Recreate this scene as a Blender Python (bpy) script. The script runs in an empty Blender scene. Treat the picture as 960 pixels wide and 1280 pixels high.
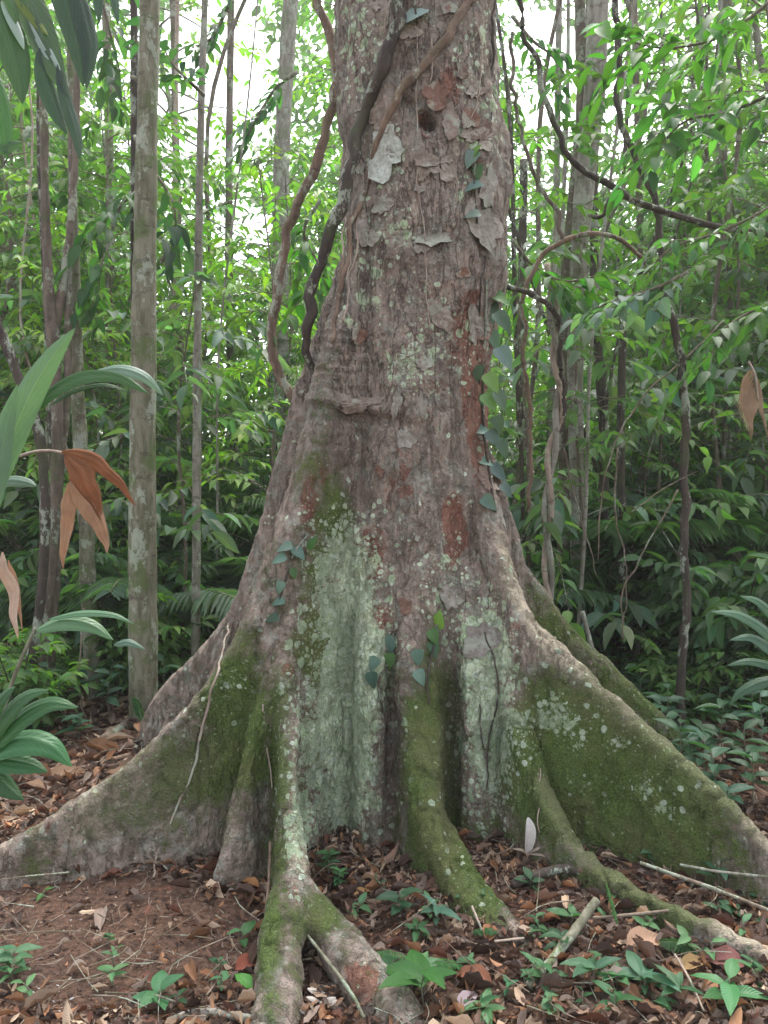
import bpy, math, random
import numpy as np
from mathutils import Vector
from mathutils.bvhtree import BVHTree

random.seed(7)
RNG = np.random.default_rng(11)
PI = math.pi
S = bpy.context.scene
COL = S.collection

# ------------------------------------------------------------ camera, world, sun
CAMH, FPX, HY = 1.55, 985.0, 600.0        # eye height, focal length in photo pixels, horizon row
cd = bpy.data.cameras.new('camera')
cam = bpy.data.objects.new('camera', cd); COL.objects.link(cam)
cam.location = (0, 0, CAMH); cam.rotation_euler = (PI/2, 0, 0)
cd.sensor_fit = 'VERTICAL'; cd.sensor_height = 24.0
cd.lens = 24.0*FPX/1280.0
cd.shift_y = -(640.0-HY)/1280.0
cd.clip_start = 0.05; cd.clip_end = 1000
S.camera = cam
SUN_EL, SUN_AZ = math.radians(62), math.radians(20)
w = bpy.data.worlds.new('World'); S.world = w; w.use_nodes = True
nt = w.node_tree; nt.nodes.clear()
sky = nt.nodes.new('ShaderNodeTexSky'); sky.sky_type = 'NISHITA'; sky.sun_disc = False
sky.sun_elevation = SUN_EL; sky.sun_rotation = SUN_AZ
sky.dust_density = 4.0; sky.air_density = 1.0; sky.ozone_density = 1.0
hs = nt.nodes.new('ShaderNodeHueSaturation'); hs.inputs['Saturation'].default_value = 0.33
bg = nt.nodes.new('ShaderNodeBackground'); bg.inputs['Strength'].default_value = 0.15
wo = nt.nodes.new('ShaderNodeOutputWorld')
nt.links.new(sky.outputs[0], hs.inputs['Color']); nt.links.new(hs.outputs[0], bg.inputs[0]); nt.links.new(bg.outputs[0], wo.inputs[0])
sd = bpy.data.lights.new('sun', 'SUN'); sd.energy = 1.2; sd.angle = math.radians(30); sd.color = (1, .96, .9)
sun = bpy.data.objects.new('sun', sd); COL.objects.link(sun)
sdir = Vector((math.sin(SUN_AZ)*math.cos(SUN_EL), math.cos(SUN_AZ)*math.cos(SUN_EL), math.sin(SUN_EL)))
sun.rotation_euler = sdir.to_track_quat('Z', 'Y').to_euler(); sun.location = (0, 0, 30)
S.view_settings.view_transform = 'Standard'; S.view_settings.look = 'None'
S.view_settings.exposure = 2.08; S.view_settings.gamma = 1
S.view_settings.use_curve_mapping = False
S.cycles.max_bounces = 7; S.cycles.diffuse_bounces = 4; S.cycles.glossy_bounces = 2
S.cycles.transmission_bounces = 4; S.cycles.transparent_max_bounces = 4; S.cycles.volume_bounces = 1
S.cycles.use_denoising = True

# ------------------------------------------------------------ helpers
def P(px, py, d):
    return np.array(((px-480.0)/FPX*d, d, CAMH+(HY-py)/FPX*d))
def proj(v):
    d = np.maximum(v[:, 1], .1)
    return 480+v[:, 0]/d*FPX, HY-(v[:, 2]-CAMH)/d*FPX
def lin(c):
    c = np.array(c, float)/255.
    return tuple(np.where(c <= .04045, c/12.92, ((c+.055)/1.055)**2.4))
_perm = np.random.default_rng(3).permutation(512)
_perm = np.concatenate([_perm, _perm, _perm])
_val = np.random.default_rng(4).random(512)*2-1
def noise3(p):
    i = np.floor(p).astype(int); f = p-i; f = f*f*(3-2*f)
    def h(a, b, c):
        return _val[_perm[(_perm[(_perm[a & 511]+b) & 511]+c) & 511]]
    x, y, z = i[:, 0], i[:, 1], i[:, 2]
    fx, fy, fz = f[:, 0], f[:, 1], f[:, 2]
    def L(a, b, t): return a+(b-a)*t
    return L(L(L(h(x,y,z),h(x+1,y,z),fx),L(h(x,y+1,z),h(x+1,y+1,z),fx),fy),
             L(L(h(x,y,z+1),h(x+1,y,z+1),fx),L(h(x,y+1,z+1),h(x+1,y+1,z+1),fx),fy),fz)
def fbm(p, o=4):
    s = 0; a = 1.; t = 0
    for k in range(o):
        s = s+a*noise3(p*2**k+k*17.3); t += a; a *= .5
    return s/t
def smooth01(x, a, b):
    t = np.clip((x-a)/(b-a), 0, 1); return t*t*(3-2*t)
def tag(o, label=None, cat=None, group=None, kind=None):
    if label: o['label'] = label
    if cat: o['category'] = cat
    if group: o['group'] = group
    if kind: o['kind'] = kind
    return o
def empty(name, loc=(0, 0, 0), rz=0):
    o = bpy.data.objects.new(name, None); COL.objects.link(o)
    o.location = tuple(float(a) for a in loc); o.rotation_euler = (0, 0, rz); o.empty_display_size = .1
    return o
def mesh_obj(name, V, F, mat, parent=None, attrs=None, smooth=True, origin=None):
    """V (n,3); F = int array (m,3) or (m,4), or list of such arrays; world coords. parent: keep world position."""
    V = np.asarray(V, float)
    Fs = F if isinstance(F, list) else [F]
    Fs = [np.asarray(f, np.int32) for f in Fs if len(f)]
    org = np.zeros(3)
    if parent is not None: org = np.array(parent.location); rz = parent.rotation_euler[2]
    elif origin is not None: org = np.array(origin, float)
    V = V-org
    me = bpy.data.meshes.new(name)
    me.vertices.add(len(V)); me.vertices.foreach_set('co', V.astype(np.float32).ravel())
    nl = sum(f.size for f in Fs); npol = sum(len(f) for f in Fs)
    me.loops.add(nl); me.loops.foreach_set('vertex_index', np.concatenate([f.ravel() for f in Fs]))
    me.polygons.add(npol)
    tot = np.concatenate([np.full(len(f), f.shape[1], np.int32) for f in Fs])
    st = np.concatenate([[0], np.cumsum(tot)[:-1]]).astype(np.int32)
    me.polygons.foreach_set('loop_start', st)
    me.polygons.foreach_set('use_smooth', np.full(npol, smooth))
    if attrs:
        for k, a in attrs.items():
            a = np.asarray(a, np.float32)
            if a.shape[1] == 3: a = np.concatenate([a, np.ones((len(a), 1), np.float32)], 1)
            at = me.attributes.new(k, 'FLOAT_COLOR', 'POINT'); at.data.foreach_set('color', a.ravel())
    me.update(calc_edges=True)
    me.validate()
    me.materials.append(mat)
    o = bpy.data.objects.new(name, me); COL.objects.link(o)
    if parent is not None: o.parent = parent
    elif origin is not None: o.location = tuple(org)
    return o

class MB:
    def __init__(s): s.V = []; s.T = []; s.Q = []; s.n = 0; s.C = []; s.U = []
    def add(s, V, T=None, Q=None, col=(1, 1, 1), uv=None):
        V = np.asarray(V, float)
        if T is not None and len(T): s.T.append(np.asarray(T)+s.n)
        if Q is not None and len(Q): s.Q.append(np.asarray(Q)+s.n)
        col = np.asarray(col, float)
        if col.ndim == 1: col = np.tile(col, (len(V), 1))
        s.C.append(col)
        s.U.append(np.zeros((len(V), 3)) if uv is None else uv)
        s.V.append(V); s.n += len(V)
    def build(s, name, mat, parent=None, smooth=True, origin=None):
        F = []
        if s.T: F.append(np.concatenate(s.T))
        if s.Q: F.append(np.concatenate(s.Q))
        return mesh_obj(name, np.concatenate(s.V), F, mat, parent,
                        {'col': np.concatenate(s.C), 'luv': np.concatenate(s.U)}, smooth, origin)

def spline(pts, n):
    pts = np.asarray(pts, float)
    if len(pts) == 2:
        t = np.linspace(0, 1, n)[:, None]; return pts[0]*(1-t)+pts[1]*t
    p = np.vstack([2*pts[0]-pts[1], pts, 2*pts[-1]-pts[-2]])
    k = len(pts)-1
    u = np.linspace(0, k, n); i = np.minimum(u.astype(int), k-1); t = (u-i)[:, None]
    a, b, c, d = p[i], p[i+1], p[i+2], p[i+3]
    return .5*((2*b)+(-a+c)*t+(2*a-5*b+4*c-d)*t*t+(-a+3*b-3*c+d)*t**3)
def norm(v): return v/np.maximum(np.linalg.norm(v, axis=-1, keepdims=True), 1e-9)
def tube(mb, path, rad, sides=8, col=(1, 1, 1), lump=0., seed=0., cap=True):
    path = np.asarray(path, float); n = len(path)
    rad = np.broadcast_to(np.asarray(rad, float), (n,)) if np.ndim(rad) == 0 or len(np.atleast_1d(rad)) == n else np.interp(np.linspace(0, 1, n), np.linspace(0, 1, len(rad)), rad)
    T = norm(np.gradient(path, axis=0))
    ref = np.array([0, 0, 1.]) if abs(T[:, 2]).mean() < .8 else np.array([1., 0, 0])
    A = norm(np.cross(T, ref)); B = np.cross(T, A)
    th = np.linspace(0, 2*PI, sides, endpoint=False)
    V = path[:, None]+(A[:, None]*np.cos(th)[None, :, None]+B[:, None]*np.sin(th)[None, :, None])*rad[:, None, None]
    V = V.reshape(-1, 3)
    if lump:
        c = np.repeat(path, sides, 0); dlt = V-c
        f = 1+lump*fbm(V/np.maximum(rad.mean(), .004)*.35+seed, 3)*2
        V = c+dlt*f[:, None]
    i = np.arange(n-1)[:, None]*sides; j = np.arange(sides)[None]; k = (j+1) % sides
    Q = np.stack([i+j, i+k, i+sides+k, i+sides+j], -1).reshape(-1, 4)
    Tt = []
    if cap:
        V = np.vstack([V, path[:1], path[-1:]]); a = n*sides
        Tt = [(a, (q+1) % sides, q) for q in range(sides)]+[(a+1, (n-1)*sides+q, (n-1)*sides+(q+1) % sides) for q in range(sides)]
    uv = np.zeros((len(V), 3))
    mb.add(V, Tt, Q, col, uv)

# leaf templates: x across (-.5...5), y along 0..1, z up
def leaf_template(rows, cols, prof, arch=.12, fold=.1, wave=0.):
    v = np.linspace(0, 1, rows); u = np.linspace(-1, 1, cols)
    V = []; U = []
    for a in v:
        wd = prof(a)
        for b in u:
            V.append((b*.5*wd, a, fold*abs(b)*wd-arch*a*a+wave*math.sin(a*17+b)*abs(b))); U.append((b*.5+.5, a, 0))
    Q = []
    for i in range(rows-1):
        for j in range(cols-1):
            k = i*cols+j; Q.append((k, k+1, k+cols+1, k+cols))
    return np.array(V), np.array(Q), np.array(U)
ell = lambda a: max(.03, math.sin(PI*min(1, a**.85))**.8*(1-.25*a))
lanc = lambda a: max(.02, math.sin(PI*a**.7)**1.0)
acum = lambda a: max(.02, (math.sin(PI*min(1, a*1.12)**.75) if a < .82 else .34*(1-(a-.82)/.18)))
heart = lambda a: max(.02, min(1, (a+.06)*6)**.5*math.cos(PI/2*a**1.3))
LOW = leaf_template(4, 3, lambda a: [.1, 1, .85, .02][int(round(a*3))], .14, .12)
MID = leaf_template(6, 3, acum, .2, .12)
MIDE = leaf_template(6, 3, ell, .2, .12)
HEART = leaf_template(8, 5, heart, .22, .08)
FINE = leaf_template(9, 5, ell, .22, .1, .012)
def add_leaves(mb, tpl, pos, d, up, L, W, col):
    """pos,d,up (n,3); L,W (n,), col (n,3)"""
    V, Q, U = tpl; n = len(pos)
    if n == 0: return
    d = norm(d); x = norm(np.cross(d, up)); z = np.cross(x, d)
    VV = pos[:, None]+x[:, None]*(V[None, :, 0:1]*W[:, None, None])+d[:, None]*(V[None, :, 1:2]*L[:, None, None])+z[:, None]*(V[None, :, 2:3]*L[:, None, None])
    m = len(V)
    QQ = (Q[None]+(np.arange(n)*m)[:, None, None]).reshape(-1, 4)
    mb.add(VV.reshape(-1, 3), None, QQ, np.repeat(col, m, 0), np.tile(U, (n, 1)))

# ------------------------------------------------------------ materials
class G:
    def __init__(s, name):
        s.m = bpy.data.materials.new(name); s.m.use_nodes = True; s.t = s.m.node_tree; s.t.nodes.clear()
        s.out = s.n('ShaderNodeOutputMaterial')
    def n(s, ty, **kw):
        x = s.t.nodes.new(ty)
        for k, v in kw.items(): setattr(x, k, v)
        return x
    def set(s, sock, v):
        if isinstance(v, bpy.types.NodeSocket): s.t.links.new(v, sock)
        elif v is not None:
            if sock.type == 'RGBA' and len(v) == 3: v = tuple(v)+(1,)
            sock.default_value = v
    def coord(s, kind='Object'): return s.n('ShaderNodeTexCoord').outputs[kind]
    def mapping(s, v, scale=(1, 1, 1), rot=(0, 0, 0)):
        x = s.n('ShaderNodeMapping'); s.set(x.inputs[0], v); x.inputs['Scale'].default_value = scale; x.inputs['Rotation'].default_value = rot
        return x.outputs[0]
    def noise(s, v, scale, det=4, rough=.6, dist=0):
        x = s.n('ShaderNodeTexNoise'); s.set(x.inputs['Vector'], v); x.inputs['Scale'].default_value = scale
        x.inputs['Detail'].default_value = det; x.inputs['Roughness'].default_value = rough; x.inputs['Distortion'].default_value = dist
        return x.outputs['Fac']
    def voro(s, v, scale, feature='F1', out='Distance', rnd=1):
        x = s.n('ShaderNodeTexVoronoi', feature=feature); s.set(x.inputs['Vector'], v); x.inputs['Scale'].default_value = scale
        x.inputs['Randomness'].default_value = rnd
        return x.outputs[out]
    def math(s, op, a, b=0., c=None, clamp=False):
        x = s.n('ShaderNodeMath', operation=op, use_clamp=clamp); s.set(x.inputs[0], a); s.set(x.inputs[1], b)
        if c is not None: s.set(x.inputs[2], c)
        return x.outputs[0]
    def ramp(s, f, lo, hi, a=0., b=1.):
        x = s.n('ShaderNodeMapRange', interpolation_type='SMOOTHSTEP'); s.set(x.inputs[0], f)
        for i, v in enumerate((lo, hi, a, b)): s.set(x.inputs[i+1], v)
        return x.outputs[0]
    def mix(s, f, a, b, mode='MIX'):
        x = s.n('ShaderNodeMix', data_type='RGBA', blend_type=mode); s.set(x.inputs[0], f); s.set(x.inputs[6], a); s.set(x.inputs[7], b)
        return x.outputs[2]
    def attr(s, name): return s.n('ShaderNodeAttribute', attribute_name=name)
    def sep(s, c):
        x = s.n('ShaderNodeSeparateColor'); s.set(x.inputs[0], c); return x.outputs
    def vadd(s, a, b, k):
        x = s.n('ShaderNodeVectorMath', operation='MULTIPLY_ADD'); s.set(x.inputs[0], b); x.inputs[1].default_value = (k, k, k); s.set(x.inputs[2], a)
        return x.outputs[0]
    def bump(s, h, dist, strength=1., nrm=None):
        x = s.n('ShaderNodeBump'); s.set(x.inputs['Height'], h); x.inputs['Distance'].default_value = dist; x.inputs['Strength'].default_value = strength
        if nrm is not None: s.set(x.inputs['Normal'], nrm)
        return x.outputs[0]
    def princ(s, col, rough=.8, nrm=None, spec=.3, out=True):
        x = s.n('ShaderNodeBsdfPrincipled'); s.set(x.inputs['Base Color'], col); s.set(x.inputs['Roughness'], rough)
        x.inputs['Specular IOR Level'].default_value = spec
        if nrm is not None: s.set(x.inputs['Normal'], nrm)
        if out: s.t.links.new(x.outputs[0], s.out.inputs[0])
        return x

def leaf_mat(name, trans=.42, rough=.5, veins=True, tint=(1, 1, 1), spec=.3, blemish=.25, glow=(1.45, 1.9, .6)):
    g = G(name); c = g.attr('col').outputs['Color']; uv = g.sep(g.attr('luv').outputs['Color'])
    n = g.noise(g.coord(), 14, 3)
    c = g.mix(g.ramp(n, .35, .75, 0, blemish), c, g.mix(1, c, (.55, .7, .45), 'MULTIPLY'))
    nr = None
    if veins:
        a = g.math('ABSOLUTE', g.math('SUBTRACT', uv[0], .5))
        rib = g.ramp(a, .008, .03, 1, 0)
        lat = g.math('SINE', g.math('MULTIPLY', g.math('SUBTRACT', uv[1], g.math('MULTIPLY', a, .5)), 75))
        latm = g.math('MULTIPLY', g.ramp(lat, .8, 1, 0, .35), 1.)
        k = g.math('MAXIMUM', g.math('MULTIPLY', rib, .55), g.math('MULTIPLY', latm, .5))
        c = g.mix(k, c, g.mix(1, c, (1.9, 1.6, 1.8), 'MULTIPLY'))
        nr = g.bump(g.math('ADD', g.math('MULTIPLY', lat, .5), g.math('MULTIPLY', rib, -2.)), .0012, .5)
    c = g.mix(1, c, tint, 'MULTIPLY')
    p = g.princ(c, rough, nr, spec, out=False)
    t = g.n('ShaderNodeBsdfTranslucent'); g.set(t.inputs[0], g.mix(1, c, glow, 'MULTIPLY'))
    mx = g.n('ShaderNodeMixShader'); mx.inputs[0].default_value = trans
    g.t.links.new(p.outputs[0], mx.inputs[1]); g.t.links.new(t.outputs[0], mx.inputs[2]); g.t.links.new(mx.outputs[0], g.out.inputs[0])
    return g.m
def stem_mat(name, c1, c2, moss=(.06, .09, .03), mossk=.5, scale=1., rings=0.):
    g = G(name); o = g.coord()
    v = g.mapping(o, (1, 1, .25))
    n1 = g.noise(v, 22*scale, 5, .65); n2 = g.noise(o, 5*scale, 4); n3 = g.noise(o, 60*scale, 3)
    c = g.mix(g.ramp(n1, .35, .65), c1, c2)
    c = g.mix(g.ramp(n2, .5, .62, 0, mossk), c, moss)
    c = g.mix(g.ramp(g.noise(g.mapping(o, (1, 1, .6)), 7*scale, 7, .75), .53, .58, 0, .75), c, (.30, .34, .27))
    c = g.mix(g.ramp(g.noise(g.mapping(o, (.6, .6, 1.5)), 12*scale, 6, .75), .56, .62, 0, .6), c, (.06, .045, .035))
    h = g.math('ADD', n1, g.math('MULTIPLY', n3, .4))
    if rings:
        wv = g.math('SINE', g.math('MULTIPLY', g.math('ADD', g.sep(o)[2] if False else g.n('ShaderNodeSeparateXYZ').outputs[2], 0.), rings))
    g.princ(c, .85, g.bump(h, .012, .8), .25)
    return g.m
M_LEAF = leaf_mat('leaf_green')
M_FAR = leaf_mat('leaf_far', .48, .55, veins=False)
M_BIG = leaf_mat('leaf_broad', .3, .38)
M_DEADLEAF = leaf_mat('leaf_dead', .18, .75, tint=(1, 1, 1), spec=.2, blemish=.5, glow=(1.2, .95, .75))
for nd in M_DEADLEAF.node_tree.nodes:
    if nd.type == 'MIX' and not nd.inputs[7].is_linked and tuple(round(v, 2) for v in nd.inputs[7].default_value[:3]) == (.55, .7, .45): nd.inputs[7].default_value = (.45, .42, .42, 1)
M_STEM = stem_mat('sapling_bark', (.16, .13, .10), (.09, .07, .055))
M_STEMD = stem_mat('dark_stem', (.07, .055, .045), (.035, .028, .024), mossk=.3)
M_PALE = stem_mat('pale_bark', (.27, .25, .22), (.15, .14, .11), (.10, .13, .06), .55)
M_GREENB = stem_mat('mossy_bark', (.20, .19, .14), (.10, .10, .06), (.09, .13, .045), .8)
M_LIANA = stem_mat('liana_bark', (.20, .14, .10), (.11, .075, .055), mossk=.15)
M_ROOTH = stem_mat('fine_root', (.36, .29, .23), (.22, .17, .14), mossk=.1)
M_STICK = stem_mat('stick', (.24, .19, .14), (.12, .09, .07), mossk=.35)

# ------------------------------------------------------------ ground
def gz(x, y):
    p = np.stack([np.asarray(x, float), np.asarray(y, float), np.zeros_like(np.asarray(x, float))], -1).reshape(-1, 3)
    h = .05*fbm(p*.9+5, 3)+.018*fbm(p*6+9, 3)
    r = np.hypot(p[:, 0], p[:, 1]-3.5)
    h += .5*smooth01(r, 8, 40)*(fbm(p*.08+2, 2)+.6)
    return h.reshape(np.shape(x))
def gz1(x, y): return float(gz(np.array([x]), np.array([y]))[0])
def sheet(n, ext, k):
    u = np.linspace(-1, 1, n); return ext*np.sinh(k*u)/math.sinh(k)
gx = sheet(420, 120, 5.6); gy = sheet(420, 120, 5.6)+3.0
X, Y = np.meshgrid(gx, gy)
Z = gz(X, Y)
V = np.stack([X, Y, Z], -1).reshape(-1, 3); n = 420
# fine crumbs in the bare patch
V[:, 2] += .008*fbm(V*[25, 25, 0], 3)*(np.abs(V[:, 0]) < 3)*(V[:, 1] < 6)
i = np.arange(n-1)[:, None]*n+np.arange(n-1)[None]
F = np.stack([i, i+1, i+n+1, i+n], -1).reshape(-1, 4)
g = G('forest_soil'); o = g.coord()
n1 = g.noise(o, 3, 5, .7); n2 = g.noise(o, 45, 5, .75); n3 = g.noise(o, 160, 4, .7)
c = g.mix(g.ramp(n2, .35, .68), (.065, .037, .025), (.185, .108, .074))
c = g.mix(g.ramp(n1, .4, .65), c, g.mix(1, c, (.8, .85, .95), 'MULTIPLY'))
c = g.mix(g.ramp(n3, .58, .72, 0, .6), c, (.25, .17, .12))
c = g.mix(g.ramp(g.noise(o, 22, 4, .8), .66, .70, 0, .7), c, (.42, .36, .33))
g.princ(c, .95, g.bump(g.math('ADD', g.math('MULTIPLY', n2, 1.), g.math('MULTIPLY', n3, .5)), .02, .9), .15)
M_SOIL = g.m
tag(mesh_obj('ground', V, F, M_SOIL), kind='structure')

# ------------------------------------------------------------ the buttressed tree
def fin(mb, pts, r_top, r_bot=None, n=60, zb=-.18, flare=.3):
    """a buttress: a rounded ridge through pts (px,py,d), filled down to the ground"""
    R = spline(np.array([P(*p) for p in pts]), n)
    rt = np.interp(np.linspace(0, 1, n), np.linspace(0, 1, len(r_top)), r_top)
    k = 8
    a = R[np.clip(np.arange(n)-k, 0, n-1)]; b = R[np.clip(np.arange(n)+k, 0, n-1)]
    t = b-a; t[:, 2] = 0
    d0 = R[-1]-R[0]; d0[2] = 0
    t = norm(t+d0*.08); N = np.stack([-t[:, 1], t[:, 0], 0*t[:, 0]], 1)
    prof = [(-1, None), (-1., -2.5), (-.95, -.8), (-.75, -.3), (-.4, -.06), (0, 0), (.4, -.06), (.75, -.3), (.95, -.8), (1., -2.5), (1, None)]
    m = len(prof); V = np.zeros((n, m, 3))
    for j, (s, z) in enumerate(prof):
        top = R[:, 2]+(z if z is not None else 0)*rt
        if z is None: zz = np.full(n, zb); ss = s*(rt*1.0+flare*.12+.02)
        else: zz = np.maximum(top, zb+.01*(5-abs(j-5))); ss = s*rt
        V[:, j] = R+N*ss[:, None]; V[:, j, 2] = zz
    V = V.reshape(-1, 3)
    i = np.arange(n-1)[:, None]*m; j = np.arange(m)[None]; kk = (j+1) % m
    Q = np.stack([i+j, i+kk, i+m+kk, i+m+j], -1).reshape(-1, 4)
    c0, c1 = len(V), len(V)+1
    V = np.vstack([V, V[:m].mean(0), V[-m:].mean(0)])
    T = [(c0, (q+1) % m, q) for q in range(m)]+[(c1, (n-1)*m+q, (n-1)*m+(q+1) % m) for q in range(m)]
    mb.add(V, T, Q)
    return R
mb = MB()
D0 = 3.95
core = [(-620, 506, 100), (-300, 508, 98), (-150, 510, 97), (0, 517, 96), (100, 521, 97), (200, 530, 100), (300, 535, 98), (360, 533, 97), (440, 518, 92), (500, 512, 94), (600, 508, 98), (700, 506, 104),
        (800, 503, 114), (900, 502, 122), (1000, 502, 132), (1060, 502, 140)]
path = np.array([P(cx, cy, D0) for cy, cx, r in core]); rr = np.array([r/FPX*D0 for cy, cx, r in core])
tube(mb, spline(path, 120), np.interp(np.linspace(0, len(rr)-1, 120), np.arange(len(rr)), rr), 40)
FINS = {}
def F_(name, *a, **k): FINS[name] = fin(mb, *a, **k)
F_('left', [(452, 250, 3.72), (432, 340, 3.66), (415, 420, 3.62), (395, 500, 3.56), (374, 580, 3.5), (350, 660, 3.44), (325, 730, 3.38), (297, 795, 3.32), (255, 860, 3.26), (205, 915, 3.2), (150, 962, 3.13), (60, 1022, 3.05), (0, 1062, 3.0), (-80, 1105, 2.92), (-160, 1150, 2.86)],
   [.04, .06, .075, .08, .08, .075, .065, .055, .048, .042, .038, .038, .038, .036, .03])
F_('left_inner', [(395, 620, 3.62), (368, 720, 3.42), (340, 800, 3.3), (325, 870, 3.2), (312, 930, 3.12), (298, 990, 3.06), (284, 1050, 3.02), (275, 1100, 2.98)], [.06, .065, .06, .052, .045, .04, .034, .028])
F_('right', [(592, 520, 3.78), (603, 590, 3.72), (614, 650, 3.66), (635, 715, 3.58), (662, 768, 3.5), (700, 812, 3.4), (742, 850, 3.3), (790, 893, 3.19), (832, 930, 3.1), (880, 975, 3.0), (930, 1022, 2.9), (965, 1058, 2.83), (1020, 1105, 2.75), (1080, 1160, 2.68), (1140, 1210, 2.62)],
   [.04, .06, .075, .07, .06, .05, .042, .038, .036, .036, .036, .036, .036, .036, .03])
F_('right_inner', [(640, 860, 3.45), (668, 950, 3.28), (705, 1030, 3.1), (742, 1074, 2.96), (790, 1104, 2.81), (850, 1134, 2.68), (900, 1158, 2.58), (960, 1186, 2.48), (1020, 1225, 2.4)],
   [.05, .055, .055, .045, .036, .032, .03, .028, .025])
F_('middle', [(522, 560, 3.68), (521, 660, 3.58), (521, 740, 3.5), (522, 820, 3.41), (526, 900, 3.33), (537, 975, 3.22), (556, 1035, 3.1), (580, 1080, 2.95), (604, 1112, 2.83), (628, 1140, 2.73), (648, 1166, 2.64), (664, 1200, 2.58)],
   [.05, .075, .08, .08, .085, .09, .095, .1, .1, .095, .08, .06])
F_('mid_left', [(455, 560, 3.68), (462, 700, 3.56), (468, 820, 3.47), (472, 930, 3.42), (478, 1020, 3.36), (484, 1060, 3.33)], [.04, .06, .06, .055, .05, .03])
F_('mid_right', [(585, 600, 3.72), (595, 720, 3.6), (600, 830, 3.5), (603, 930, 3.45), (606, 1020, 3.4), (610, 1060, 3.35)], [.04, .07, .08, .075, .06, .04])
F_('rear_left', [(440, 300, 4.1), (408, 400, 4.12), (380, 480, 4.16), (348, 590, 4.2), (322, 690, 4.27), (300, 750, 4.33), (262, 803, 4.42), (225, 838, 4.5), (196, 876, 4.58), (180, 920, 4.64)], [.08, .1, .1, .1, .1, .1, .1, .1, .09, .07])
F_('rear_right', [(605, 540, 4.15), (626, 620, 4.16), (648, 690, 4.2), (684, 748, 4.25), (725, 793, 4.3), (775, 842, 4.36), (822, 886, 4.4), (860, 915, 4.45)], [.08, .1, .1, .1, .1, .1, .09, .07])
F_('rear_mid', [(540, 500, 4.25), (560, 650, 4.5), (590, 800, 5.0), (600, 860, 5.4)], [.1, .1, .09, .06])
# the free-standing front root and its fork
F_('front', [(352, 760, 3.38), (355, 820, 3.27), (358, 870, 3.17), (361, 930, 3.05), (364, 990, 2.94), (367, 1050, 2.82), (371, 1100, 2.71), (374, 1135, 2.63)], [.036, .040, .044, .050, .056, .062, .066, .062], flare=.03)
for pts, rad in (([(371, 1100, 2.70), (358, 1155, 2.56), (348, 1205, 2.43), (345, 1260, 2.30), (336, 1330, 2.16), (330, 1420, 2.0)], [.066, .068, .068, .066, .064, .05]),
                 ([(373, 1115, 2.70), (402, 1150, 2.60), (434, 1196, 2.5), (466, 1238, 2.4), (502, 1284, 2.3), (540, 1350, 2.18)], [.05, .066, .078, .08, .072, .05])):
    p = spline(np.array([P(*q) for q in pts]), 40)
    tube(mb, p, rad, 16)
tmp = mb.build('tree_source', M_STEM)
md = tmp.modifiers.new('r', 'REMESH'); md.mode = 'VOXEL'; md.voxel_size = .0095; md.adaptivity = 0
dg = bpy.context.evaluated_depsgraph_get(); ev = tmp.evaluated_get(dg); em = ev.to_mesh()
V = np.zeros(len(em.vertices)*3, np.float32); em.vertices.foreach_get('co', V); V = V.reshape(-1, 3).astype(float)
Q = np.zeros(len(em.loops), np.int32); em.loops.foreach_get('vertex_index', Q)
pt = np.zeros(len(em.polygons), np.int32); em.polygons.foreach_get('loop_total', pt)
assert (pt == 4).all()
Q = Q.reshape(-1, 4)
ev.to_mesh_clear(); bpy.data.objects.remove(tmp)
E = np.vstack([Q[:, [0, 1]], Q[:, [1, 2]], Q[:, [2, 3]], Q[:, [3, 0]]])
deg = np.bincount(E.ravel(), minlength=len(V)).astype(float)
def nbr_mean(A):
    out = np.zeros_like(A)
    for c in range(A.shape[1]):
        out[:, c] = np.bincount(E[:, 0], A[E[:, 1], c], len(V))+np.bincount(E[:, 1], A[E[:, 0], c], len(V))
    return out/deg[:, None]
for k in range(13): V = V+.55*(nbr_mean(V)-V)
def vnormals(V, Q):
    fn = np.cross(V[Q[:, 2]]-V[Q[:, 0]], V[Q[:, 3]]-V[Q[:, 1]])
    N = np.zeros_like(V)
    for c in range(3):
        for q in range(4): N[:, c] += np.bincount(Q[:, q], fn[:, c], len(V))
    return norm(N)
N = vnormals(V, Q)
# bark relief: flaky plates on the upper trunk, softer folds lower down
px, py = proj(V)
up = smooth01(-py, -720, -430)                      # 1 = upper trunk
on_core = smooth01(-np.hypot(V[:, 0]-.1, V[:, 1]-D0), -.75, -.5)
wv = V+.05*np.stack([fbm(V*9+3, 3), fbm(V*9+31, 3), fbm(V*9+57, 3)], 1)
plate = fbm(wv*[9, 9, 5]+7, 2); terr = np.floor(plate*7)/7
step = terr+.5*(plate-terr)
ridges = 1-np.abs(fbm(V*[11, 11, 3.5]+70, 3))*2.2
disp = up*on_core*(.030*step+.010*ridges+.006*fbm(V*45, 3))
disp += (1-up)*(.020*fbm(V*[5, 5, 3]+1, 3)+.012*fbm(V*[20, 20, 9]+9, 3)+.006*fbm(V*48, 2)-.012*smooth01(-np.abs(fbm(V*[7, 7, 2.2]+77, 4)), -.07, 0))
mid = on_core*(1-up)
disp += mid*(.010*ridges+.014*step)
disp += .02*fbm(V*[2.3, 2.3, 1.6]+40, 2)
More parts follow.
